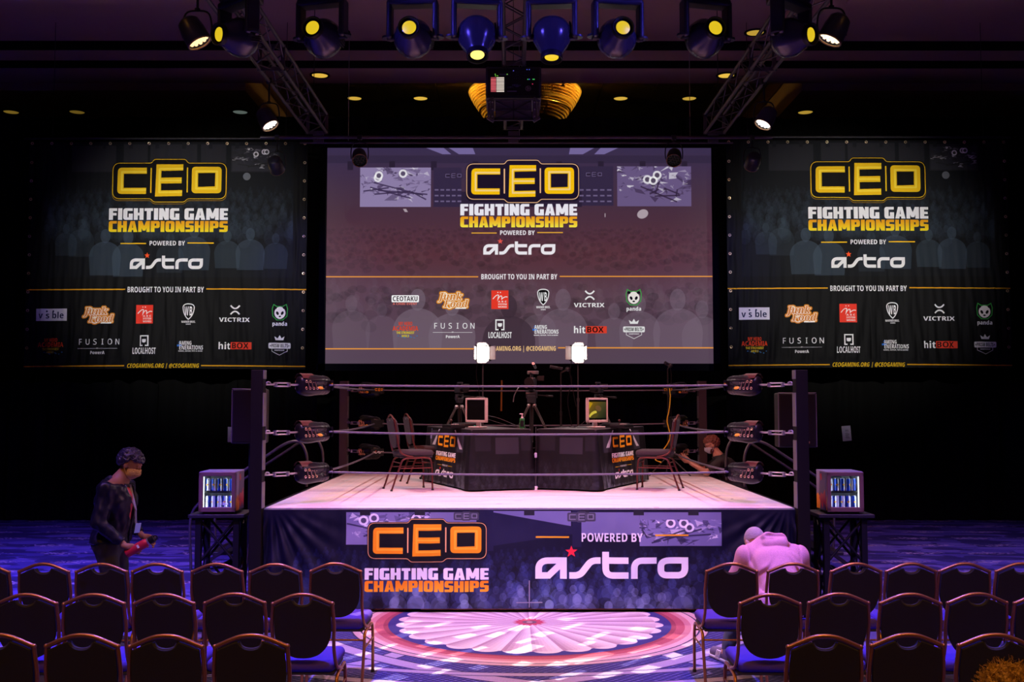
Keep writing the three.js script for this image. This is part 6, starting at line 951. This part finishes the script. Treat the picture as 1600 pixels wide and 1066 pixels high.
{ const t = thing('drink_bottle', 'red insulated drink bottle with a black lid, held by the standing person', 'bottle', [-3.4, 0.84, -8.86]); const g = new THREE.Group(); g.name = 'flask'; g.rotation.z = R(-61); t.add(g);
  mesh('flask_body', lathe([[0, 0], [0.036, 0.002], [0.038, 0.01], [0.038, 0.17], [0.033, 0.195], [0.026, 0.205]]), M([0.5, 0.02, 0.05], 0.35, 0.1), g); mesh('neck_ring', cyl(0.029, 0.029, 0.016, 0, 0.21, 0), MT.steel, g); mesh('lid', [cyl(0.03, 0.031, 0.045, 0, 0.24, 0), new THREE.TorusGeometry(0.017, 0.005, 6, 16).translate(0, 0.272, 0)], MT.black, g); mesh('logo', rot(bx(0.028, 0.018, 0.001), 0, 0, 0).translate(-0.004, 0.125, 0.0375), MT.white, g); }

// 2: seated on the second front-row chair of the right block, bent forward, seen from behind; faces -z in the scene
{
  const t = thing('person', 'person in a pink hooded sweatshirt and jeans, seated bent forward before the ring', 'person', [1.9, 0, -8.12], Math.PI);
  const J = { side: [1, 0, 0], pel: [0, 0.57, 0.0], chest: [0, 0.8, 0.24], neck: [0.02, 0.94, 0.4], skull: [0.05, 0.955, 0.49], shL: [0.2, 0.87, 0.36], elL: [0.29, 0.66, 0.42], wrL: [0.17, 0.6, 0.62], shR: [-0.2, 0.87, 0.36], elR: [-0.27, 0.65, 0.42], wrR: [-0.12, 0.6, 0.62], hipL: [0.1, 0.55, 0.02], knL: [0.26, 0.5, 0.46], anL: [0.33, 0.09, 0.52], toeL: [0.4, 0.04, 0.7], hipR: [-0.1, 0.55, 0.02], knR: [-0.2, 0.5, 0.46], anR: [-0.18, 0.09, 0.5], toeR: [-0.2, 0.04, 0.68] };
  const F = figure(J), [lo, hi] = bounds(J), hm = headAt([0.085, 0.955, 0.555], R(14), R(62));
  mesh('body', [nets(F.body, lo, hi, 0.014), headGeo(hm), handGeo([0.15, 0.59, 0.645], [-0.6, -0.15, 0.75], [0, -1, 0.2], { s: -1, curl: [0.4, 0.45, 0.5, 0.55] }), handGeo([-0.1, 0.59, 0.645], [0.6, -0.15, 0.75], [0, -1, 0.2], { s: 1, curl: [0.4, 0.45, 0.5, 0.55] })], MT.skin, t);
  mesh('cropped_hair', hairGeo(hm, { thick: 0.003, curl: 0.001, freq: 60, front: 0.05, nape: -0.04 }), M([0.34, 0.27, 0.26], 0.9), t);
  const cL = lenTo(J.elL, J.wrL, 0.01), cR = lenTo(J.elR, J.wrR, 0.01);
  const hood = blend([cap([-0.13, 0.94, 0.42], [-0.07, 1.005, 0.36], 0.036, 0.05), cap([-0.07, 1.005, 0.36], [0.03, 1.02, 0.345], 0.05, 0.05), cap([0.03, 1.02, 0.345], [0.11, 0.96, 0.41], 0.046, 0.036), cap([-0.06, 0.975, 0.29], [0.04, 0.97, 0.3], 0.05, 0.044), cap([-0.06, 0.975, 0.29], [-0.13, 0.95, 0.37], 0.05, 0.036), cap([0.04, 0.97, 0.3], [0.1, 0.945, 0.37], 0.044, 0.034)], 0.02);
  const crease = cap([-0.1, 1.04, 0.33], [0.05, 1.045, 0.31], 0.012, 0.012);
  const top = (x, y, z) => { let d = F.torso(x, y, z) - 0.035; d = smin(d, Math.max(F.armL(x, y, z) - 0.036, cL(x, y, z)), 0.035); d = smin(d, Math.max(F.armR(x, y, z) - 0.036, cR(x, y, z)), 0.035); d = Math.max(d, 0.5 - y, (x - 0.03) * 0 + (z - 0.47) * 0.9 + (y - 0.94) * 0.5); d = smin(d, smax(hood(x, y, z), -crease(x, y, z), 0.02), 0.006); const w = Math.max(0, 1 - Math.abs(Math.abs(x) - 0.12) / 0.1); d += 0.014 * Math.sin((Math.abs(x) * 1.5 + y * 1.2) * 40 + noise3(x * 5, y * 5, z * 5) * 2) * w * Math.max(0, Math.min(1, (0.95 - y) / 0.16)); const seam = Math.abs(Math.abs(x) - 0.185 - (y - 0.8) * 0.15); d += 0.008 * Math.exp(-((seam / 0.012) ** 2)) * (y > 0.66 ? 1 : 0); return d + fold(x, y, z, 5, 0.006); };
  mesh('hooded_sweatshirt', nets(top, lo, hi, 0.009), M([0.78, 0.38, 0.4], 0.95, 0, { map: GRAIN, bumpMap: GRAIN, bumpScale: 0.001 }), t);
  const pants = (x, y, z) => Math.max(F.legs(x, y, z) - 0.014, 0.1 - y, y - 0.66) + fold(x, y, z, 12, 0.006); mesh('jeans', nets(pants, lo, hi, 0.013), M([0.06, 0.07, 0.13], 0.85), t);
  for (const [a, b] of [[J.anL, J.toeL], [J.anR, J.toeR]]) {
    const m0 = [Math.min(a[0], b[0]) - 0.09, -0.02, Math.min(a[2], b[2]) - 0.12], m1 = [Math.max(a[0], b[0]) + 0.09, 0.16, Math.max(a[2], b[2]) + 0.09], heel = [a[0] - (b[0] - a[0]) * 0.25, 0.06, a[2] - 0.045];
    const s = mesh('sneaker', nets((x, y, z) => Math.max(smin(cap(heel, [b[0], 0.045, b[2]], 0.05, 0.043)(x, y, z), cap(heel, [a[0], 0.11, a[2] - 0.01], 0.045, 0.042)(x, y, z), 0.03), 0.02 - y, y - 0.13), m0, m1, 0.008), M([0.12, 0.1, 0.17], 0.7), t);
    mesh('sole', nets((x, y, z) => Math.max(cap([heel[0], 0.03, heel[2]], [b[0], 0.03, b[2]], 0.057, 0.05)(x, y, z), 0.002 - y, y - 0.028), m0, m1, 0.008), MT.white, s);
    const dx = b[0] - a[0], dz = b[2] - a[2], l = Math.hypot(dx, dz), nx = dz / l, nz = -dx / l; mesh('side_stripe', [0.3, 0.42, 0.54].flatMap((k) => [1, -1].map((q) => flat([a[0] + dx * k + nx * q * 0.049, 0.028, a[2] + dz * k + nz * q * 0.049], [a[0] + dx * (k - 0.12) + nx * q * 0.044, 0.085, a[2] + dz * (k - 0.12) + nz * q * 0.044], 0.012, 0.012))), MT.white, s);
  }
}
// 3: leaning on the right edge of the ring near its back corner, filming; faces -x
{
  const t = thing('person', 'bearded person in black shirt, glasses and mask leaning on the ring edge, hand raised', 'person', [3.02, 0, -15.25], R(-98));
  const J = { side: [1, 0, 0], pel: [0, 0.84, -0.06], chest: [0, 1.16, 0.1], neck: [0, 1.32, 0.2], skull: [0, 1.42, 0.25], shL: [0.19, 1.27, 0.16], elL: [0.2, 1.1, 0.38], wrL: [0.1, 1.22, 0.6], shR: [-0.19, 1.27, 0.16], elR: [-0.24, 1.1, 0.4], wrR: [-0.1, 1.24, 0.61], hipL: [0.1, 0.82, -0.06], knL: [0.14, 0.45, 0.14], anL: [0.14, 0.08, -0.1], toeL: [0.16, 0.036, 0.08], hipR: [-0.1, 0.82, -0.06], knR: [-0.14, 0.45, 0.1], anR: [-0.14, 0.08, -0.16], toeR: [-0.16, 0.036, 0.02] };
  const F = figure(J), [lo, hi] = bounds(J), hm = headAt([0, 1.49, 0.3], R(8), R(20));
  mesh('body', [nets(F.body, lo, hi, 0.013), headGeo(hm), handGeo([0.085, 1.25, 0.63], [-0.1, 0.55, 0.8], [-0.7, 0.4, 0], { s: 1, curl: [0.35, 0.3, 0.5, 0.6], spread: 1.5 }), handGeo([-0.09, 1.27, 0.64], [0.1, 0.5, 0.8], [0.8, 0.3, 0], { s: -1, curl: [0.4, 0.5, 0.6, 0.6], spread: 1.3 })], MT.skin, t);
  mesh('hair', hairGeo(hm, { thick: 0.02, curl: 0.01, freq: 26, front: 0.055, nape: -0.075 }), M([0.16, 0.05, 0.03], 0.55), t);
  const beard = (x, y, z) => Math.max(ell([0, -0.06, 0.03], [0.066, 0.066, 0.062])(x, y, z) + fold(x, y, z, 60, 0.003), y + 0.03 - Math.max(0, 0.04 - z) * 0.8, -z + 0.0); mesh('beard', nets(beard, [-0.08, -0.14, -0.03], [0.08, 0.02, 0.12], 0.005).applyMatrix4(hm), M([0.1, 0.035, 0.025], 0.8), t);
  mesh('face_mask', maskGeo(hm), M([0.5, 0.56, 0.68], 0.75), t);
  mesh('glasses', [...[1, -1].flatMap((s) => [new THREE.TorusGeometry(0.02, 0.003, 6, 20).scale(1.15, 0.85, 1).translate(s * 0.031, 0.006, 0.104), bar([s * 0.054, 0.01, 0.1], [s * 0.082, 0.008, -0.01], 0.0025, 5)]), bar([-0.01, 0.01, 0.108], [0.01, 0.01, 0.108], 0.003, 5)].map((g) => g.applyMatrix4(hm)), MT.black, t);
  const shirt = (x, y, z) => { let d = F.torso(x, y, z) - 0.022; for (const s of ['L', 'R']) d = smin(d, Math.max(F['arm' + s](x, y, z) - 0.024, lenTo(J['sh' + s], J['el' + s], 0.05)(x, y, z)), 0.03); return Math.max(d, y - 1.345 - (0.2 - z) * 0.3, 0.78 - y) + fold(x, y, z, 13, 0.006); };
  mesh('shirt', nets(shirt, lo, hi, 0.011), M([0.02, 0.018, 0.022], 0.8), t);
  mesh('shirt_print', rot(bx(0.07, 0.022, 0.003), 0.3, -0.5, 0.1).translate(-0.13, 1.17, 0.235), MT.amberCloth, t); mesh('sleeve_mark', rot(bx(0.045, 0.05, 0.003), 0.3, -1.1, 0.2).translate(-0.2, 1.15, 0.2), M([0.5, 0.35, 0.3], 0.6), t);
  const pants = (x, y, z) => Math.max(F.legs(x, y, z) - 0.016, y - 0.88, 0.07 - y) + fold(x, y, z, 11, 0.006); mesh('trousers', nets(pants, lo, hi, 0.014), M([0.02, 0.02, 0.03], 0.85), t);
  mesh('shoe', ['L', 'R'].map((s) => { const a = J['an' + s], b = J['toe' + s]; return nets((x, y, z) => Math.max(cap([a[0], 0.06, a[2] - 0.03], b, 0.055, 0.045)(x, y, z), 0.001 - y, y - 0.11), [Math.min(a[0], b[0]) - 0.09, -0.02, a[2] - 0.12], [Math.max(a[0], b[0]) + 0.09, 0.14, b[2] + 0.09], 0.009); }), MT.rubber, t);
}
// 4: seated close to the camera at the lower right; only the crown of the curly head is in the frame
{
  const t = thing('person', 'person with curly light hair at the bottom right corner, only the crown showing', 'person', [1.42, 0, -3.35], Math.PI);
  const J = { side: [1, 0, 0], pel: [0, 0.55, 0], chest: [0, 0.84, 0.03], neck: [0, 1.0, 0.04], skull: [0, 1.08, 0.06], shL: [0.19, 0.95, 0.03], elL: [0.24, 0.68, 0.06], wrL: [0.14, 0.6, 0.28], shR: [-0.19, 0.95, 0.03], elR: [-0.24, 0.68, 0.06], wrR: [-0.14, 0.6, 0.28], hipL: [0.1, 0.55, 0.02], knL: [0.14, 0.51, 0.44], anL: [0.14, 0.09, 0.44], toeL: [0.15, 0.036, 0.62], hipR: [-0.1, 0.55, 0.02], knR: [-0.14, 0.51, 0.44], anR: [-0.14, 0.09, 0.44], toeR: [-0.15, 0.036, 0.62] };
  const F = figure(J), [lo, hi] = bounds(J), hm = headAt([0, 1.11, 0.09], 0, R(8));
  mesh('body', [nets(F.body, lo, hi, 0.015), headGeo(hm, 0.006), handGeo([0.13, 0.595, 0.3], [-0.2, 0, 0.9], [0, -1, 0], { s: -1 }), handGeo([-0.13, 0.595, 0.3], [0.2, 0, 0.9], [0, -1, 0], { s: 1 })], MT.skin, t);
  const hg = hairGeo(hm, { thick: 0.02, curl: 0.014, freq: 40, front: 0.05, nape: -0.09 }), hair = mesh('hair', hg, M([0.3, 0.16, 0.07], 0.7), t);
  const p = hg.attributes.position, nn = hg.attributes.normal, r = mulberry(8), curls = []; for (let i = 0; i < 1500; i++) { const k = (r() * p.count) | 0, a = V().fromBufferAttribute(p, k), n = V().fromBufferAttribute(nn, k), w = V(r() - 0.5, r() - 0.5, r() - 0.5).cross(n).multiplyScalar(0.03); curls.push(new THREE.TubeGeometry(new THREE.QuadraticBezierCurve3(a, a.clone().addScaledVector(n, 0.016 + r() * 0.02).add(w), a.clone().addScaledVector(n, 0.008 + r() * 0.02).addScaledVector(w, 1.5)), 4, 0.0008, 3)); }
  mesh('loose_curls', curls, hair.material, hair).userData.kind = 'stuff';
  const shirt = (x, y, z) => { let d = F.torso(x, y, z) - 0.024; for (const s of ['L', 'R']) d = smin(d, Math.max(F['arm' + s](x, y, z) - 0.022, lenTo(J['el' + s], J['wr' + s], 0.03)(x, y, z)), 0.03); return Math.max(d, y - 1.01, 0.5 - y) + fold(x, y, z, 13, 0.006); };
  mesh('shirt', nets(shirt, lo, hi, 0.013), M([0.03, 0.03, 0.04], 0.8), t);
  mesh('trousers', nets((x, y, z) => Math.max(F.legs(x, y, z) - 0.014, 0.08 - y, y - 0.66), lo, hi, 0.014), M([0.03, 0.03, 0.05], 0.85), t);
  mesh('shoe', ['L', 'R'].map((s) => { const a = J['an' + s], b = J['toe' + s]; return nets((x, y, z) => Math.max(cap([a[0], 0.06, a[2] - 0.03], b, 0.055, 0.045)(x, y, z), 0.001 - y, y - 0.11), [a[0] - 0.1, -0.02, a[2] - 0.12], [a[0] + 0.1, 0.14, b[2] + 0.09], 0.009); }), MT.rubber, t);
  placeChair(1.42, -3.37, 0, 'copper-framed banquet chair under the curly-haired person nearest the camera', 'audience banquet chairs in rows');
}

scene.traverse((o) => { if (o.isMesh) { o.castShadow = true; o.receiveShadow = true; } });
renderer.render(scene, camera);
